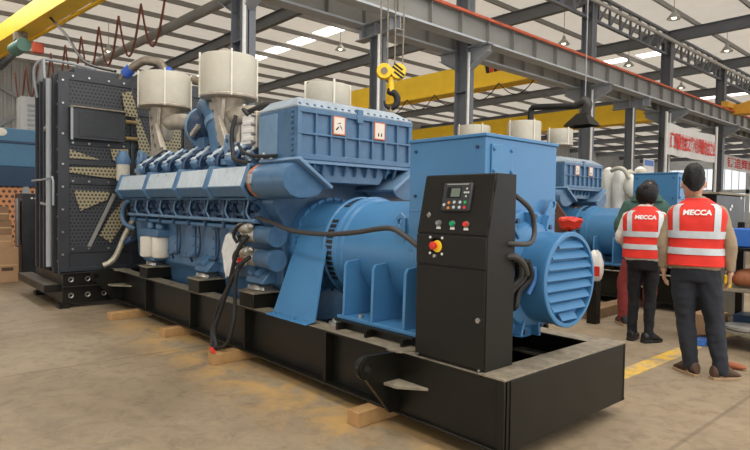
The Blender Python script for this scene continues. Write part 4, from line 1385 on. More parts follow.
# cables
def loose(name, label, cat, pts, r, m, n=10, group=None):
    o = MB().tube(pts, r, n).build(name, m)
    return tag(o, label, cat, group)
def setpart(name, pts, r, m, n=10):
    return MB().tube(pts, r, n).build(name, m, generator)
setpart('battery_cable', [(-2.66, -.03, 1.13), (-2.74, -.09, 1.0), (-2.88, -.10, .68), (-3.02, -.12, .48), (-3.10, -.14, .27), (-3.04, -.17, .14), (-2.98, -.20, .119)], .019, RUBBER)
setpart('battery_cable', [(-2.64, -.02, .95), (-2.72, -.09, .86), (-2.86, -.12, .64), (-2.97, -.13, .44), (-3.03, -.16, .26), (-2.97, -.17, .14), (-2.92, -.19, .119)], .019, RUBBER)
setpart('battery_cable', [(-2.70, -.03, .92), (-2.73, -.10, .80), (-2.76, -.10, .55), (-2.74, -.12, .38), (-2.80, -.14, .20), (-2.90, -.16, .13), (-2.98, -.20, .117)], .017, RUBBER)
MB().tube([(-2.93, -.235, .125), (-2.87, -.25, .12), (-2.83, -.26, .12)], .018, 8).build('cable_lug', RED, generator)
setpart('conduit', [(-2.72, .10, 1.29), (-2.52, .06, 1.27), (-2.36, .04, 1.25), (-2.2, .03, 1.22), (-1.98, .03, 1.195), (-1.6, .03, 1.195), (-1.26, .03, 1.225), (-1.06, .03, 1.255), (-.92, .04, 1.262), (-.79, .05, 1.21), (-.68, .06, 1.15), (-.6, .12, 1.1)], .018, HOSE)
setpart('conduit', [(-.16, .21, 1.205), (-.11, .25, 1.205), (-.11, .37, 1.205), (-.12, .43, 1.25), (-.13, .44, 1.32), (-.13, .40, 1.40), (-.17, .33, 1.47), (-.25, .30, 1.52), (-.36, .29, 1.54)], .015, HOSE)
setpart('conduit', [(-.17, .21, 1.13), (-.12, .25, 1.13), (-.12, .33, 1.08), (-.14, .39, 1.02)], .021, HOSE)
t = empty('wire_bundle', (-.2, .36, .8), None, None)
bundle = t
for i, (dx, dy) in enumerate(((0, 0), (.02, .03), (-.02, .05), (.0, -.03), (.02, -.05), (-.03, -.02))):
    MB().tube([(-.15 + dx, .36 + dy, 1.10), (-.16 + dx, .40 + dy * 1.4, 1.0), (-.2 + dx, .34 + dy * 1.6, .92), (-.2 + dx, .32 + dy, .83), (-.24, .38, .80)], .017, 8).build('wire', RUBBER if i % 3 else HOSE, t)
MB().tube([(-.12, .44, 1.06), (-.13, .46, .98), (-.15, .43, .90)], .013, 8).build('blue_wire', mat('blue_wire_sheath', srgb(60, 110, 170), .5, 0, 0), t)

bundle.location = bundle.location - generator.location
bundle.parent = generator

# rag hanging on the crankcase
rg = []
for i, (z, wd, off) in enumerate(((1.12, .03, 0), (1.09, .10, .01), (1.02, .15, 0), (.94, .15, -.015), (.86, .14, 0), (.78, .115, .015), (.71, .09, .01), (.70, .08, .01))):
    ring = []
    for k in range(24):
        a = 2 * pi * k / 24
        ring.append((-3.26 + off + wd * cos(a), .12 + .022 * sin(a) + .012 * sin(7 * a + i) - .012 * (i % 2), z + .012 * sin(3 * a + i)))
    rg.append(ring)
tag(MB().loft(rg).build('rag', CLOTH), 'white rag hanging on the engine side by the starter motors', 'rag')

# fume extraction arm on its mast
t = empty('fume_extractor', (-4.9, 9.0, 3.2), 'black fume extraction arm with hood hanging over the far generator', 'extraction arm')
MB().tube([(-5.80, 9, 2.2), (-5.80, 9, 3.62), (-5.79, 9, 3.71), (-5.75, 9, 3.75), (-5.66, 9, 3.76), (-4.70, 9, 3.67)], .07, 14, False).build('arm_pipe', RUBBER, t)
MB().tube([(-4.72, 9, 3.67), (-4.60, 9, 3.70), (-4.47, 9, 3.74), (-4.40, 9, 3.66), (-4.46, 9, 3.46)], [.07, .09, .10, .10, .08], 14).build('flexible_elbow', HOSE, t)
MB().loft([[(-4.5 + a * .10, 9 + b * .10, 3.48) for a, b in ((-1, -1), (1, -1), (1, 1), (-1, 1))], [(-4.52 + a * .27, 9 + b * .22, 3.27) for a, b in ((-1, -1), (1, -1), (1, 1), (-1, 1))], [(-4.52 + a * .31, 9 + b * .25, 3.21) for a, b in ((-1, -1), (1, -1), (1, 1), (-1, 1))]], c1=False).build('hood', BLACK, t, .01)
MB().cyl((-4.46, 9, 3.85), (-4.46, 9, 9.0), .012, n=6).build('hanger_rod', SLIGHT, t)
MB().lathe([(0, .16), (2.2, .16)], (-5.80, 9, 0), 'z', 18).build('mast', SDARK, t)
MB().lathe([(3.30, .02), (3.31, .26), (3.34, .26), (3.36, .08)], (-6.1, 9, .05), 'z', 24).build('damper_disc', BLACK, t)

# second generator set, standing parallel behind the first one
D = Vector((-1.12, 5.95, 0))
gen2 = generator.copy()
COL.objects.link(gen2)
gen2.location = generator.location + D
tag(gen2, 'farther blue diesel generator standing parallel behind the front one, half hidden by two vest wearers', 'generator')
skid2, eng2, alt2 = (copy_tree(p, gen2) for p in (skid, engine, alternator))
fl2 = [c for c in kids(eng2) if c.name.startswith(('air_filter', 'filter_pan', 'clamp_strip'))]
goal = [Vector((-5.45, 6.5, 3.03)), Vector((-4.25, 6.45, 2.99)), Vector((-4.03, 7.3, 2.92))]
src = [Vector((-5.79, .46, 3.10)), Vector((-4.0, .46, 3.00)), Vector((-3.08, 1.12, 2.66))]
for c in fl2:
    xs = [v.co.x + eng2.location.x + c.location.x + generator.location.x for v in c.data.vertices]
    mid = (min(xs) + max(xs)) / 2
    k = 0 if mid < -5 else (1 if mid < -3.6 else 2)
    c.location = c.location + (goal[k] - src[k] - D)
for c in kids(eng2):
    if c.name.startswith(('intake_neck', 'holed_bracket', 'bracket_rib', 'coolant_pipe', 'hose_clamp', 'turbo', 'elbow_clamp')):
        bpy.data.objects.remove(c)
for c in kids(alt2):
    if c.name.startswith(('terminal_box', 'box_lid', 'cover_panel', 'cover_screw')):
        c.location = c.location + Vector((0, 0, .12))

# white wrapped machine parts and the box behind
t = empty('wrapped_engine', (-3.4, 8.6, 1.1), 'whitish plastic wrapped machine between the farther cooler and the blue box', 'wrapped machine')
random.seed(4)
for i in range(7):
    x, y = -3.75 + .14 * i, 8.3 + .12 * (i % 3)
    rings = []
    for j, z in enumerate((1.1, 1.4, 1.7, 1.95, 2.15 + .06 * (i % 2), 2.2 + .06 * (i % 2))):
        r = (.10, .12, .11, .12, .10, .03)[j]
        rings.append([(x + r * cos(2 * pi * k / 12) * random.uniform(.85, 1.15), y + r * sin(2 * pi * k / 12), z) for k in range(12)])
    MB().loft(rings).build('wrapped_pipe', WHITE if i % 2 else CREAM, t)
MB().sphere((-3.02, 8.1, 1.88), (.14, .10, .22), 16, 10).build('wrapped_drum', CREAM2, t)
MB().tube([(-3.35, 8.0, 2.16), (-3.2, 7.95, 2.2), (-3.08, 7.95, 2.16), (-3.02, 8.0, 2.02)], .04, 10).build('wrapped_elbow', CREAM, t)
MB().box(-3.95, -2.7, 8.0, 8.9, 0, 1.1).build('stand', NAVY, t)

# black desk and cabinet behind the man
t = empty('switch_cabinet', (-.8, 5.4, 0), 'wide black switch cabinet behind the man in the red vest', 'switch cabinet')
MB().box(-.94, -.60, 5.0, 6.05, 1.12, 1.62).build('upper_case', BLACK, t, .01)
MB().box(-.90, -.64, 5.05, 6.0, .08, 1.12).build('lower_case', BLACK, t, .01)
MB().box(-.95, -.56, 4.95, 6.1, 1.62, 1.645).build('top_edge', DUST, t, .004)
MB().box(-.90, -.64, 5.05, 6.0, 0, .08).build('plinth', BLACK, t)
for y, z in ((5.52, 1.47), (5.47, 1.43), (5.86, 1.58)):
    MB().box(-.60, -.596, y, y + .05, z, z + .035).build('paper_label', WHITE, t)

# workshop trolley at the right edge with its load
t = empty('tool_trolley', (.22, 4.3, 0), 'dark metal tool trolley at the right edge of the photo', 'trolley')
for x in (-.30, .72):
    for y in (4.1, 4.9):
        MB().box(x - .035, x + .035, y - .035, y + .035, .10, 1.05 if x > 0 else 1.30).build('upright', BLACK, t)
        MB().cyl((x, y - .02, .06), (x, y + .02, .06), .06, n=16).build('castor', RUBBER, t)
for z in (.16, .60, 1.02):
    MB().box(-.33, .75, 4.07, 4.93, z, z + .03).build('shelf', DUST if z < 1 else BLACK, t, .003)
def item(name, label, cat, mb, m, bevel=.006, group=None):
    return tag(mb.build(name, m, None, bevel), label, cat, group)
b = MB()
b.box(-.25, .30, 4.15, 4.75, 1.052, 1.07)
for a in ((-.25, -.22, 4.15, 4.75), (.27, .30, 4.15, 4.75), (-.25, .30, 4.15, 4.18), (-.25, .30, 4.72, 4.75)):
    b.box(*a, 1.052, 1.24)
item('parts_tray', 'bright blue plastic tray on the trolley right of the man', 'tray', b, BLUET)
b = MB().box(.0, .5, 4.5, 4.9, 1.26, 1.29).box(.0, .03, 4.5, 4.9, 1.29, 1.5).box(.1, .5, 4.86, 4.9, 1.29, 1.65)
b = MB().prism([(-.05, 1.36), (.5, 1.36), (.5, 1.40), (-.05, 1.40)], 'y', 4.95, 5.3)
b.box(-.03, .02, 4.97, 5.03, 1.06, 1.36).box(.44, .49, 4.97, 5.03, 1.06, 1.36)
item('red_toolbox_lid', 'red strip of a tool rack above the blue tray', 'tool rack', b, RED)
b = MB().cyl((-.20, 4.14, .632), (-.20, 4.14, .76), .035, n=16).cyl((-.20, 4.14, .76), (-.20, 4.14, .80), .02, n=12)
item('yellow_spray_can', 'small yellow can on the middle trolley shelf', 'can', b, YEL)
b = MB().tube([(-.16, 4.28, .69), (-.10, 4.24, .73), (0, 4.28, .74), (.10, 4.36, .69)], [.05, .09, .10, .04], 12)
item('leather_glove', 'crumpled brown leather glove on the middle trolley shelf', 'glove', b, mat('brown_leather', srgb(150, 92, 60), .7, 0, .1, 12), .0)
b = MB().lathe([(.192, .16), (.20, .20), (.23, .21), (.235, .14)], (-.06, 4.32, .0), 'z', 24)
item('steel_dish', 'round pale dish on the bottom trolley shelf', 'dish', b, mat('pale_dish', srgb(196, 196, 190), .35, .4, .04, 9), 0)
b = MB().box(-.62, -.36, 4.35, 4.75, .06, .28)
item('cardboard_box', 'small brown cardboard box on the floor seen between the man and the trolley', 'cardboard box', b, CARD)
b = MB().box(-.50, -.36, 4.0, 4.3, 0, .045).box(-.50, -.36, 4.0, 4.02, .045, .07)
item('blue_mat', 'blue plastic lid lying on the floor beside the man\'s legs', 'lid', b, BLUET)
b = MB().sphere((.10, 3.32, .028), (.12, .045, .03), 14, 8)
item('brown_stone', 'rounded reddish brown lump lying on the floor right of the man', 'lump', b, mat('reddish_brown_clay', srgb(160, 92, 60), .8, 0, .1, 20), 0)

for i, (x, y, r, hgt, m_, lb) in enumerate(((-.12, 4.62, .055, .13, STEEL, 'small steel pot behind the brown glove on the trolley'), (.02, 4.66, .05, .17, WHITE, 'white plastic bottle behind the brown glove on the trolley'))):
    b = MB().lathe([(.632, r), (.632 + hgt * .7, r), (.632 + hgt * .85, r * .5), (.632 + hgt, r * .45)], (x, y, 0), 'z', 18)
    item('bottle' if i else 'steel_pot', lb, 'bottle' if i else 'pot', b, m_, 0)
b = MB().box(-.26, -.05, 4.55, 4.85, .192, .30)
item('parts_box', 'dark metal box on the bottom trolley shelf behind the pale dish', 'box', b, NAVY)
b = MB()
for k in range(5):
    b.tube([(.02 + .055 * cos(a_ * .5), 4.3 + .055 * sin(a_ * .5), 1.085 + .012 * k) for a_ in range(13)], .009, 6)
item('cable_coil', 'small dark coil of cable lying in the blue tray', 'cable coil', b, RUBBER, 0)

# small things behind the louvred outlet
rings = []
for z, r in ((1.15, .04), (1.18, .13), (1.22, .14), (1.27, .17), (1.30, .15), (1.31, .05)):
    rings.append([(-2.02 + r * cos(2 * pi * k / 14) * 1.0, 4.2 + r * .7 * sin(2 * pi * k / 14), z + .012 * sin(3 * k)) for k in range(14)])
b = MB().loft(rings)
t = empty('barrier_post', (-2.02, 4.2, 0), 'slim post topped with a bright red bag, behind the louvred outlet', 'post')
MB().cyl((-2.02, 4.2, 0), (-2.02, 4.2, 1.16), .03, n=10).build('post', BLACK, t)
b.build('red_bag', RED, t)
item('brown_board', 'dark brown board leaning upright left of the red bag', 'board', MB().prism([(-2.36, 0), (-2.16, 0), (-2.12, 1.30), (-2.30, 1.52)], 'y', 4.30, 4.33), mat('dark_brown_board', srgb(92, 62, 48), .7, 0, .08, 5), .003)
rings = []
for z, r in ((.52, .04), (.58, .09), (.66, .11), (.78, .11), (.86, .08), (.90, .03)):
    rings.append([(-1.70 + r * cos(2 * pi * k / 14), 4.25 + r * .7 * sin(2 * pi * k / 14), z + .02 * sin(4 * k)) for k in range(14)])
t = empty('work_stand', (-1.7, 4.25, 0), 'small dark stand carrying a white bag with red print, right of the louvres', 'stand')
MB().box(-1.76, -1.64, 4.19, 4.31, 0, .53).build('stand_block', BLACK, t, .004)
MB().loft(rings).build('white_bag', WHITE, t)
MB().box(-1.66, -1.60, 4.155, 4.18, .60, .72).build('red_print', RED, t)

# left background: radiator, cartons, blue machine
t = empty('radiator', (-10.3, .4, 0), 'smaller black radiator with grey side rails standing left behind the huge one', 'radiator')
MB().box(-10.7, -10.05, -.44, 1.5, 0, 1.54).build('core_housing', RBLACK, t, .01)
MB().prism([(-.26, .10), (1.3, .10), (1.3, 1.26), (-.20, 1.26)], 'x', -10.05, -9.98).build('sloped_guard', PERF, t, .004)
for y in (-.52, -.44):
    MB().box(-10.2, -10.08, y, y + .03, .6, 1.45).build('side_rail', SLIGHT, t)
MB().prism([(-.45, 1.4), (-.30, 1.4), (-.32, 1.66), (-.40, 1.66)], 'x', -10.15, -10.1).build('lifting_cheek', SLIGHT, t)
for y in (-.30, -.24, -.18):
    MB().box(-10.052, -10.045, y, y + .035, 1.44, 1.47).build('maker_plate', WHITE, t)
item('red_tool', 'small red object on the floor under the smaller black radiator', 'tool', MB().tube([(-9.75, -.50, .02), (-9.70, -.44, .03), (-9.66, -.38, .025)], [.018, .025, .015], 8), RED, 0)
MBX = [(-10.25, -9.70, -1.35, -.55, 0, .60, CARD, 'large brown carton at the bottom of the stack by the left edge'),
       (-10.2, -9.72, -1.3, -.64, .60, .82, CARD, 'flat brown carton second from the bottom of the left edge stack'),
       (-10.22, -9.74, -1.28, -.645, .82, 1.06, CARD2, 'dull brown carton second from the top of the left edge stack'),
       (-10.18, -9.76, -1.25, -.68, 1.06, 1.30, CARD2, 'topmost dull carton of the left edge stack')]
for x0, x1, y0, y1, z0, z1, m_, lb in MBX:
    t = empty('carton', ((x0 + x1) / 2, (y0 + y1) / 2, z0), lb, 'carton', 'cartons stacked at the left edge')
    MB().box(x0, x1, y0, y1, z0, z1).build('carton_body', m_, t, .008)
    MB().box(x1, x1 + .002, y0 + .01, y1 - .01, (z0 + z1) / 2 - .012, (z0 + z1) / 2 + .012).build('tape', mat('carton_tape', srgb(196, 160, 118), .5, 0, 0), t)
    if z0 == 0:
        MB().box(x1, x1 + .002, y1 - .25, y1 - .08, .20, .26).build('print_mark', mat('carton_print', srgb(84, 62, 48), .8, 0, 0), t)
item('black_kettle', 'small dark object on top of the left edge carton stack', 'can', MB().lathe([(1.30, .10), (1.40, .10), (1.46, .05), (1.50, .04)], (-9.95, -.92, 0), 'z', 18), RUBBER, 0)
t = empty('machine_enclosure', (-13.6, -.6, 0), 'teal blue machine enclosure with navy band and orange perforated skirt, far left', 'machine')
MB().box(-14.6, -13.0, -4, 2.4, 2.16, 3.0).build('upper_shell', TANK, t, .02)
MB().box(-14.62, -12.98, -4.02, 2.42, 1.72, 2.16).build('navy_band', NAVY, t, .01)
MB().box(-14.5, -13.05, -3.9, 2.3, .06, 1.72).build('orange_skirt', PERFO, t, .01)
MB().box(-14.6, -12.95, -4, 2.4, 2.68, 2.72).build('shell_rail', NAVY, t)
MB().box(-14.5, -13.1, -3.9, 2.3, 0, .06).build('plinth', BLACK, t)
MB().sphere((-12.99, -.32, 2.9), (.02, .12, .09), 12, 8).build('round_cap', CREAM2, t)
MB().box(-13.0, -12.95, -.62, -.35, 2.62, 2.78).build('wrapped_valve', CREAM2, t)
t = empty('shutter_cabinet', (-22, 2.0, 0), 'pale louvred cabinet standing against the corrugated wall, above the teal machine', 'cabinet')
MB().box(-22.4, -21.6, 1.55, 3.2, 0, 5.1).build('cabinet_body', mat('pale_grey_panel', srgb(176, 176, 174), .6, 0, .03, 1), t)
for i in range(12):
    MB().box(-21.6, -21.56, 1.75, 3.0, 2.9 + i * .17, 2.97 + i * .17).build('louver_slat', SLIGHT, t)
t = empty('green_hoist', (-20.3, 1.2, 6.2), 'green hoist motor under the yellow girder, top left', 'hoist')
MB().cyl((-20.9, 1.25, 6.50), (-19.9, 1.35, 6.50), .22, n=18).build('hoist_drum', mat('hoist_green', srgb(92, 130, 118), .5, 0, .05, 4), t)
MB().box(-20.6, -20.2, 1.15, 1.5, 6.7, 6.96).build('hoist_trolley', DUST, t)
MB().box(-19.6, -19.3, 1.5, 1.8, 6.2, 6.5).build('limit_box', mat('hoist_red', srgb(200, 84, 56), .5, 0, 0), t)

# banners
t = empty('banner', (-8.0, 25.3, 3.3), 'large white cloth banner with red characters between two pale poles', 'banner')
rings = []
for i in range(25):
    y = 22.4 + i * (28.0 - 22.4) / 24
    rings.append([(-8 + .05 * sin(i * .9), y, 3.80), (-8 + .05 * sin(i * .9) + .012, y, 3.80), (-8 + .03 * sin(i * .7) + .012, y, 5.12 - .05 * sin(i * pi / 24)), (-8 + .03 * sin(i * .7), y, 5.12 - .05 * sin(i * pi / 24))])
MB().loft(rings).build('banner_cloth', BANNER, t)
place_text(t, 'banner_lettering', '建质量效益之路 创质量效益之业', .48, REDTXT, lambda u, v: (-7.925, 25.2 + u, 4.36 + v * 1.5), .012, 0, .78)
for y, nm in ((22.25, 0), (28.15, 0)):
    MB().cyl((-8, y, 0), (-8, y, 5.55), .06, n=12).build('banner_pole', WHITE, t)
t = empty('banner', (-14, 53, 5.3), 'small white banner with red characters far away at the right edge', 'banner')
MB().box(-14.02, -14, 48.3, 58.5, 4.95, 6.1).build('banner_cloth', BANNER, t)
place_text(t, 'banner_lettering', '铸造辉煌', .9, REDTXT, lambda u, v: (-13.98, 53.2 + u, 5.5 + v), .015, 0, 2.0)
for y in (48.2, 58.6):
    MB().cyl((-14.05, y, 0), (-14.05, y, 6.2), .06, n=10).build('banner_pole', SLIGHT, t)
t = empty('notice_board', (-8.85, 22.5, 3.4), 'small blue and white notice on a stand, left of the blue box', 'notice board')
MB().box(-8.8, -8.76, 22.0, 23.0, 3.05, 3.65).build('board', WHITE, t)
MB().box(-8.76, -8.755, 22.05, 22.95, 3.36, 3.60).build('blue_field', BLUET, t)
MB().cyl((-8.78, 22.5, 0), (-8.78, 22.5, 3.05), .05, n=10).build('stand_pole', SLIGHT, t)
# ------------------------------------------------------------------ people
def voxel(mb, name, m, parent, size, smooth_it=4, fold=0.0):
    """grow one continuous skin over the limbs in mb"""
    me = mb.mesh(name, m)
    o = bpy.data.objects.new(name, me)
    COL.objects.link(o)
    r = o.modifiers.new('r', 'REMESH')
    r.mode = 'VOXEL'
    r.voxel_size = size
    s = o.modifiers.new('s', 'SMOOTH')
    s.factor = .5
    s.iterations = smooth_it
    dg = bpy.context.evaluated_depsgraph_get()
    me2 = bpy.data.meshes.new_from_object(o.evaluated_get(dg))
    bpy.data.objects.remove(o)
    if fold:
        for v in me2.vertices:
            p = v.co
            k = mnoise.noise(Vector((p.x * 9, p.y * 9, p.z * 7 + p.x * 10))) + .6 * mnoise.noise(Vector((p.x * 16 + 3, p.y * 16, p.z * 22)))
            v.co = p + v.normal * (fold * k)
    me2.name = name
    me2.polygons.foreach_set('use_smooth', [True] * len(me2.polygons))
    n = bpy.data.objects.new(name, me2)
    n.parent = parent
    COL.objects.link(n)
    return n

def ell(cx, cy, z, a, b, n=28, e=2.4):
    ring = []
    for k in range(n):
        t = 2 * pi * k / n
        c, s = cos(t), sin(t)
        ring.append((cx + a * math.copysign(abs(c) ** (2 / e), c), cy + b * math.copysign(abs(s) ** (2 / e), s), z))
    return ring

VS = [(.935, .222, .152), (1.0, .220, .150), (1.1, .214, .146), (1.2, .220, .150), (1.3, .230, .150), (1.36, .231, .144), (1.40, .217, .130), (1.435, .180, .112), (1.47, .125, .092), (1.50, .085, .076)]
def vsec(z):
    z = min(max(z, VS[0][0]), VS[-1][0])
    for (z0, a0, b0), (z1, a1, b1) in zip(VS[:-1], VS[1:]):
        if z <= z1:
            f = (z - z0) / (z1 - z0)
            return a0 + (a1 - a0) * f, b0 + (b1 - b0) * f

SKIN = mat('skin', srgb(206, 160, 132), .55, 0, .03, 12)
HAIR = mat('black_hair', srgb(15, 12, 11), .5, 0, .2, 60, .8, 90, spec=.3)
VEST = mat('red_safety_vest', srgb(226, 48, 34), .7, 0, .05, 6, .25, 18)
REFL = mat('reflective_grey_tape', srgb(200, 204, 206), .45, .1, .04, 20)

def make_person(label, loc, rot, sc, cfg):
    t = empty('person', (0, 0, 0), label, 'person')
    ox = cfg.get('hip_dx', 0)          # upper body offset over the feet
    J = {}
    for s, k in ((-1, 'L'), (1, 'R')):
        J['sh' + k] = Vector((s * .180 + ox, 0, 1.378))
    fl, fr = cfg['feet']
    kl, kr = cfg['knees']
    arms = cfg['arms']
    hx, hy, hz = cfg.get('head', (ox, .01, 1.615))
    body = MB()
    # torso, neck and head
    body.loft([ell(ox, 0, z, a * .86, b * .80) for z, a, b in VS])
    body.tube([(ox, -.005, 1.44), (ox * .5 + hx * .5, .0, 1.50), (hx, hy - .01, hz - .06)], [.066, .056, .058], 14, sub=4)
    T = Matrix.Scale(cfg.get('head_scale', 1.10), 3) @ Matrix.Rotation(cfg.get('head_roll', 0), 3, 'Y') @ Matrix.Rotation(cfg.get('head_pitch', 0), 3, 'X') @ Matrix.Rotation(cfg.get('head_turn', 0), 3, 'Z')
    H = lambda x, y, z: Vector((hx, hy, hz)) + T @ Vector((x, y, z))
    rings = []
    for z, a, b, dy in ((-.135, .030, .030, .055), (-.12, .048, .055, .045), (-.09, .062, .080, .020), (-.05, .071, .096, .002), (0, .077, .102, 0), (.05, .080, .103, -.004), (.09, .072, .092, -.008), (.12, .050, .066, -.010), (.138, .02, .03, -.012)):
        rings.append([H(a * cos(2 * pi * k / 20), dy + b * sin(2 * pi * k / 20), z) for k in range(20)])
    body.loft(rings)
    body.loft([[H(x, y, z) for x, y, z in ((-.008, .098, .015), (.008, .098, .015), (.008, .09, .0), (-.008, .09, .0))], [H(x, y, z) for x, y, z in ((-.018, .098, -.04), (.018, .098, -.04), (.02, .085, -.05), (-.02, .085, -.05))], [H(x, y, z) for x, y, z in ((-.012, .128, -.036), (.012, .128, -.036), (.014, .09, -.055), (-.014, .09, -.055))]])
    for s in (-1, 1):
        body.sphere(H(s * .084, -.008, -.008), (.013, .024, .034), 10, 8)
    # arms and legs
    hands = []
    for k in ('L', 'R'):
        sh = J['sh' + k]
        el, wr, hd = (Vector(p) + Vector((ox, 0, 0)) for p in arms[k])
        body.tube([sh, sh.lerp(el, .5), el, el.lerp(wr, .4), wr], [.058, .050, .042, .041, .029], 14, sub=4)
        d = (hd - wr).normalized()
        side = Vector(cfg.get('palm', {}).get(k, (0, 1, 0)))
        side = (side - d * side.dot(d)).normalized()
        nrm = d.cross(side)
        c = wr + d * .055
        Mh = Matrix((d, side, nrm)).transposed()
        body.obox(c, (.10, .078, .03), Mh)
        body.tube([wr - d * .02, wr + d * .04], [.028, .03], 10, False)
        for j, (off, ln) in enumerate(((-.03, .066), (-.010, .076), (.010, .072), (.029, .058))):
            b0 = c + d * .045 + side * off
            cv = nrm * (.018 if k == 'L' else -.018)
            body.tube([b0 - d * .02, b0 + d * ln * .45 + cv * .3, b0 + d * ln * .8 + cv, b0 + d * ln + cv * 1.9], [.0105, .0100, .009, .0075], 8, sub=3)
        b0 = c - d * .02 - side * (-.034)
        body.tube([b0 - side * .01, b0 + side * .022 + d * .028, b0 + side * .026 + d * .058], [.0125, .011, .009], 8, sub=3)
    for f, kn, s in ((fl, kl, -1), (fr, kr, 1)):
        hip = Vector((s * .095 + ox, 0, .90))
        ank = Vector((f[0], f[1], .085))
        kn = Vector(kn)
        body.tube([hip, hip.lerp(kn, .5), kn, kn.lerp(ank, .35), ank], [.082, .070, .050, .050, .036], 14, sub=4)
        body.tube([ank + Vector((0, -.03, -.045)), ank + Vector((s * .01, .12, -.05))], [.038, .034], 12, False)
    voxel(body, 'body', SKIN, t, .0075, 3)
    # face: eyes, brows, mouth (on the far side of the head)
    for s in (-1, 1):
        MB().sphere(H(s * .032, .092, .012), (.011, .008, .008), 10, 8).build('eye', WHITE, t)
    MB().tube([H(-.024, .094, -.075), H(0, .101, -.073), H(.024, .094, -.075)], .006, 8).build('mouth', mat('lips', srgb(176, 104, 92), .5, 0, 0), t)
    # hair
    hr = MB()
    if cfg.get('long_hair'):
        R = cfg['long_hair']
        rings = []
        for j in range(1, 14):
            th = pi * j / 14
            ring = []
            for k in range(30):
                an = 2 * pi * k / 30
                x, y, z = R[0] * sin(th) * cos(an), R[1] * sin(th) * sin(an), -R[2] * cos(th)
                if y > .02 and z < .06:
                    y = .02
                q = 1 + .03 * sin(7 * an + 3 * j)
                ring.append(H(x * q, y * q - .02, z + .015))
            rings.append(ring)
        hr.loft(rings)
        hr.sphere(H(.01, -.112, .05), (.04, .035, .04), 14, 10)
    else:
        rings = []
        for i in range(11):
            f = i / 10
            ring = []
            for k in range(36):
                an = 2 * pi * k / 36
                c_, s_ = cos(an), sin(an)
                low = -.062 + .085 * abs(c_) ** 3 if s_ < 0 else .02 + .07 * s_
                top = .152
                z = low + (top - low) * f
                g = math.sqrt(max(.01, 1 - (max(0, z - .02) / .136) ** 2.4))
                w0 = .95 + .05 * min(1, max(0, (z + .06) / .08))
                wob = 1 + .012 * sin(6 * an + 2 * i) + .008 * sin(11 * an - i)
                ring.append(H(.0855 * g * c_ * w0 * wob, .112 * g * s_ * w0 * wob - .008, z + .006 * sin(5 * an)))
            rings.append(ring)
        hr.loft(rings)
    hc = H(0, -.01, .03)
    hr.v = [tuple(Vector(p) + (Vector(p) - hc).normalized() * (.008 * mnoise.noise(Vector(p) * 34) + .006 * mnoise.noise(Vector((p[0] * 80, p[1] * 80, p[2] * 30))))) for p in hr.v]
    hr.build('hair', HAIR, t, 0, 60)
    # trousers
    tr = MB()
    tw = cfg.get('trouser_w', 1.0)
    tr.loft([ell(ox, 0, z, a, b) for z, a, b in ((.80, .165 * tw + .02, .125), (.86, .188, .138), (.93, .192, .138), (1.0, .180, .130), (1.05, .172, .124))])
    for f, kn, s in ((fl, kl, -1), (fr, kr, 1)):
        hip = Vector((s * .093 + ox, 0, .88))
        ank = Vector((f[0], f[1] - .005, .10))
        kn = Vector(kn)
        tr.tube([hip, hip.lerp(kn, .5), kn, kn.lerp(ank, .3), kn.lerp(ank, .6), ank, ank + Vector((0, .01, -.045))], [.105 * tw, .094 * tw, .074 * tw, .073 * tw, .066 * tw, .060 * tw, .062 * tw], 18, sub=4)
    voxel(tr, 'trousers', cfg['trousers'], t, .011, 4, .009)
    # shirt
    st = MB()
    st.loft([ell(ox, 0, z, a * .945, b * .93) for z, a, b in [(.90, .205, .146)] + VS])
    st.tube([(ox, -.005, 1.45), (ox, 0, 1.515)], [.080, .070], 16, False)
    for k in ('L', 'R'):
        sh = J['sh' + k]
        el, wr, hd = (Vector(p) + Vector((ox, 0, 0)) for p in arms[k])
        st.tube([sh + Vector((-.03 if k == 'R' else .03, 0, .0)), sh, sh.lerp(el, .5), el, el.lerp(wr, .45), wr + (wr - el).normalized() * -.01, wr], [.06, .062, .058, .053, .052, .044, .042], 16, sub=4)
    voxel(st, 'sweater' if not cfg.get('coat') else 'jacket', cfg['shirt'], t, .011, 4, .008)
    # shoes
    for f, s in ((fl, -1), (fr, 1)):
        an = cfg.get('toe', {}).get(s, s * .18)
        M = Rz(-an)
        P = lambda x, y, z: Vector((f[0], f[1], 0)) + M @ Vector((x, y, z))
        sec = ((-.085, .032, .09), (-.075, .040, .115), (-.02, .047, .13), (.05, .049, .125), (.12, .050, .075), (.165, .040, .050), (.19, .020, .035))
        rings = [[P(a * cos(2 * pi * k / 16), y, .018 + max(0, (h - .018) * (.5 + .5 * sin(2 * pi * k / 16)))) for k in range(16)] for y, a, h in sec]
        sh_ = MB().loft(rings).build('shoe', cfg['shoe'], t, 0, 50)
        so = MB().loft([[P(x * w_, y * 1.0, z) for x, y in ((-.035, -.088), (.035, -.088), (.047, .0), (.052, .11), (.036, .18), (0, .198), (-.036, .18), (-.052, .11), (-.047, .0))] for z, w_ in ((0, 1.0), (cfg.get('sole', .022), 1.02))])
        so.build('sole', cfg['solem'], sh_, .003)
    if cfg.get('vest'):
        v = MB()
        def crease(x, y, z):
            return .0055 * mnoise.noise(Vector((x * 8, y * 8, z * 11 + x * 6))) + .003 * mnoise.noise(Vector((x * 20, y * 20, z * 18)))
        zs_ = [VS[0][0] + (VS[-1][0] - VS[0][0]) * i / 30 for i in range(31)]
        def vring(z, h):
            a, b = vsec(z)
            r = ell(ox, 0, z, a * 1.04 + h, b * 1.06 + h, 64, 2.6)
            out = []
            for x, y, zz in r:
                d = Vector((x - ox, y, 0)).normalized() * crease(x, y, zz) * min(1, (VS[-1][0] - z) / .08)
                out.append((x + d.x, y + d.y, zz + (.012 * mnoise.noise(Vector((x * 7, y * 7, 1))) if z < VS[0][0] + .001 else 0)))
            return out
        v.loft([vring(z, 0) for z in zs_], False, False)
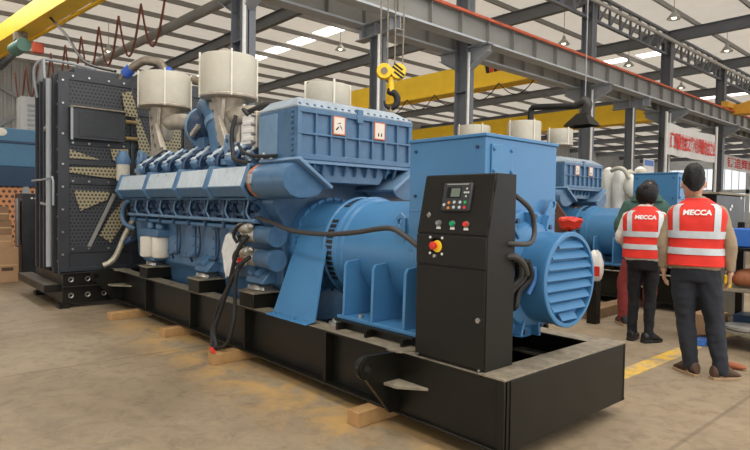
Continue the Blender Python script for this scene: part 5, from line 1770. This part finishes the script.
        v.loft([vring(z, -.008) for z in zs_], False, False)
        v.loft([vring(zs_[0], 0), vring(zs_[0], -.008)], False, False)
        ve = v.build('safety_vest', VEST, t, 0, 60)
        def back(x, z, h=0.0):
            a, b = vsec(z)
            a, b = a * 1.04 + h, b * 1.06 + h
            u = min(.999, abs(x) / a)
            y = -b * (1 - u ** 2.6) ** (1 / 2.6)
            return Vector((ox + x, y - crease(ox + x, y, z) * min(1, (VS[-1][0] - z) / .08), z))
        for z0, z1 in ((1.165, 1.225), (1.03, 1.085)):
            r = [vring(z, h) for z, h in ((z0, .002), (z0, .006), ((z0 + z1) / 2, .0065), (z1, .006), (z1, .002))]
            MB().loft(r, False, False).build('reflective_band', REFL, ve, 0, 60)
        for s in (-1, 1):
            zs = [1.225, 1.26, 1.30, 1.34, 1.38, 1.41, 1.435, 1.452]
            rings = []
            for z in zs:
                xc = s * (.158 + .008 * (z - 1.165) / .3)
                xc = s * min(abs(xc), vsec(z)[0] * 1.04 - .034)
                rings.append([back(xc - .026, z, .004), back(xc + .026, z, .004), back(xc + .026, z, .007), back(xc - .026, z, .007)])
            MB().loft(rings).build('reflective_strap', REFL, ve, 0, 60)
        # lettering on the back
        place_text(ve, 'vest_lettering', 'MECCA', .058, WHITE, lambda u, w_: back(u, 1.378 + w_, .0065), .0024, .12, 1.14)
        tr_ = MB()
        tr_.tube([back(x, VS[0][0] + .008, .003) for x in (-.2, -.1, 0, .1, .2)], .004, 6).build('vest_hem', VEST, ve)
    if cfg.get('hood'):
        MB().loft([ell(ox, -.04, z, a, b) for z, a, b in ((1.42, .17, .12), (1.47, .15, .12), (1.52, .11, .10), (1.55, .09, .08))]).build('collar', cfg['shirt'], t, 0, 60)
    t.location = loc
    t.rotation_euler = (0, 0, rot)
    t.scale = (sc * cfg.get('slim', 1.0), sc, sc)
    return t

DKPANTS = mat('dark_charcoal_trousers', srgb(35, 38, 45), .85, 0, .08, 9, .3, 20)
BKPANTS = mat('black_trousers', srgb(15, 15, 18), .85, 0, .08, 9, .3, 20)
REDPANTS = mat('dark_red_trousers', srgb(128, 46, 42), .8, 0, .08, 9, .3, 20)
BEIGE = mat('beige_sweater', srgb(158, 138, 112), .9, 0, .05, 14, .3, 30)
WSHIRT = mat('white_blouse', srgb(214, 206, 196), .85, 0, .04, 10, .2, 25)
GJACK = mat('dark_green_jacket', srgb(62, 92, 82), .85, 0, .06, 10, .25, 20)
BROWNSH = mat('brown_suede', srgb(84, 62, 48), .8, 0, .08, 14)
BLKSH = mat('black_leather', srgb(26, 26, 28), .35, 0, .08, 14)
TANSOLE = mat('tan_rubber_sole', srgb(170, 140, 108), .7, 0, .05, 8)

make_person('man in red reflective vest, beige sweater and dark trousers, seen from behind', (-.02, 2.84, 0), radians(19), 1.015, dict(
    vest=True, slim=.93, hip_dx=-.05, head=(-.085, .0, 1.625), head_turn=.1,
    feet=((-.06, .0), (.175, -.03)), knees=((-.115, .02, .48), (.115, .02, .48)), toe={-1: -.75, 1: .95},
    arms={'L': ((-.262, -.02, 1.13), (-.258, .03, .90), (-.25, .07, .80)), 'R': ((.268, -.02, 1.13), (.275, .03, .90), (.27, .07, .80))},
    palm={'L': (0, 1, .1), 'R': (0, 1, .1)},
    trousers=DKPANTS, shirt=BEIGE, shoe=BROWNSH, solem=TANSOLE, trouser_w=1.08))
make_person('woman in red reflective vest and black trousers, seen from behind, head bent to the side', (-.885, 3.73, 0), radians(24), .972, dict(
    vest=True, slim=.95, hip_dx=.0, head=(.015, .04, 1.61), head_pitch=-.30, head_roll=.15, head_turn=-.3, long_hair=(.110, .118, .122),
    feet=((-.10, .05), (.075, -.02)), knees=((-.095, .06, .48), (.08, .02, .48)), toe={-1: .3, 1: .8},
    arms={'L': ((-.265, .02, 1.14), (-.14, .22, 1.08), (-.02, .26, 1.10)), 'R': ((.265, .02, 1.14), (.15, .21, 1.06), (.04, .27, 1.05))},
    palm={'L': (0, 0, 1), 'R': (0, 0, 1)},
    trousers=BKPANTS, shirt=WSHIRT, shoe=BLKSH, solem=BLKSH, sole=.035, trouser_w=.86))
make_person('person in dark green jacket and dark red trousers standing hidden behind the woman', (-1.25, 4.60, 0), radians(34), 1.075, dict(
    hood=True, coat=True, head=(.05, .10, 1.50),
    feet=((-.20, .0), (.06, -.04)), knees=((-.20, .02, .48), (.07, .0, .48)),
    arms={'L': ((-.28, .02, 1.14), (-.22, .15, .96), (-.2, .2, .9)), 'R': ((.28, .02, 1.14), (.22, .15, .96), (.2, .2, .9))},
    trousers=REDPANTS, shirt=GJACK, shoe=BLKSH, solem=TANSOLE, trouser_w=1.0))
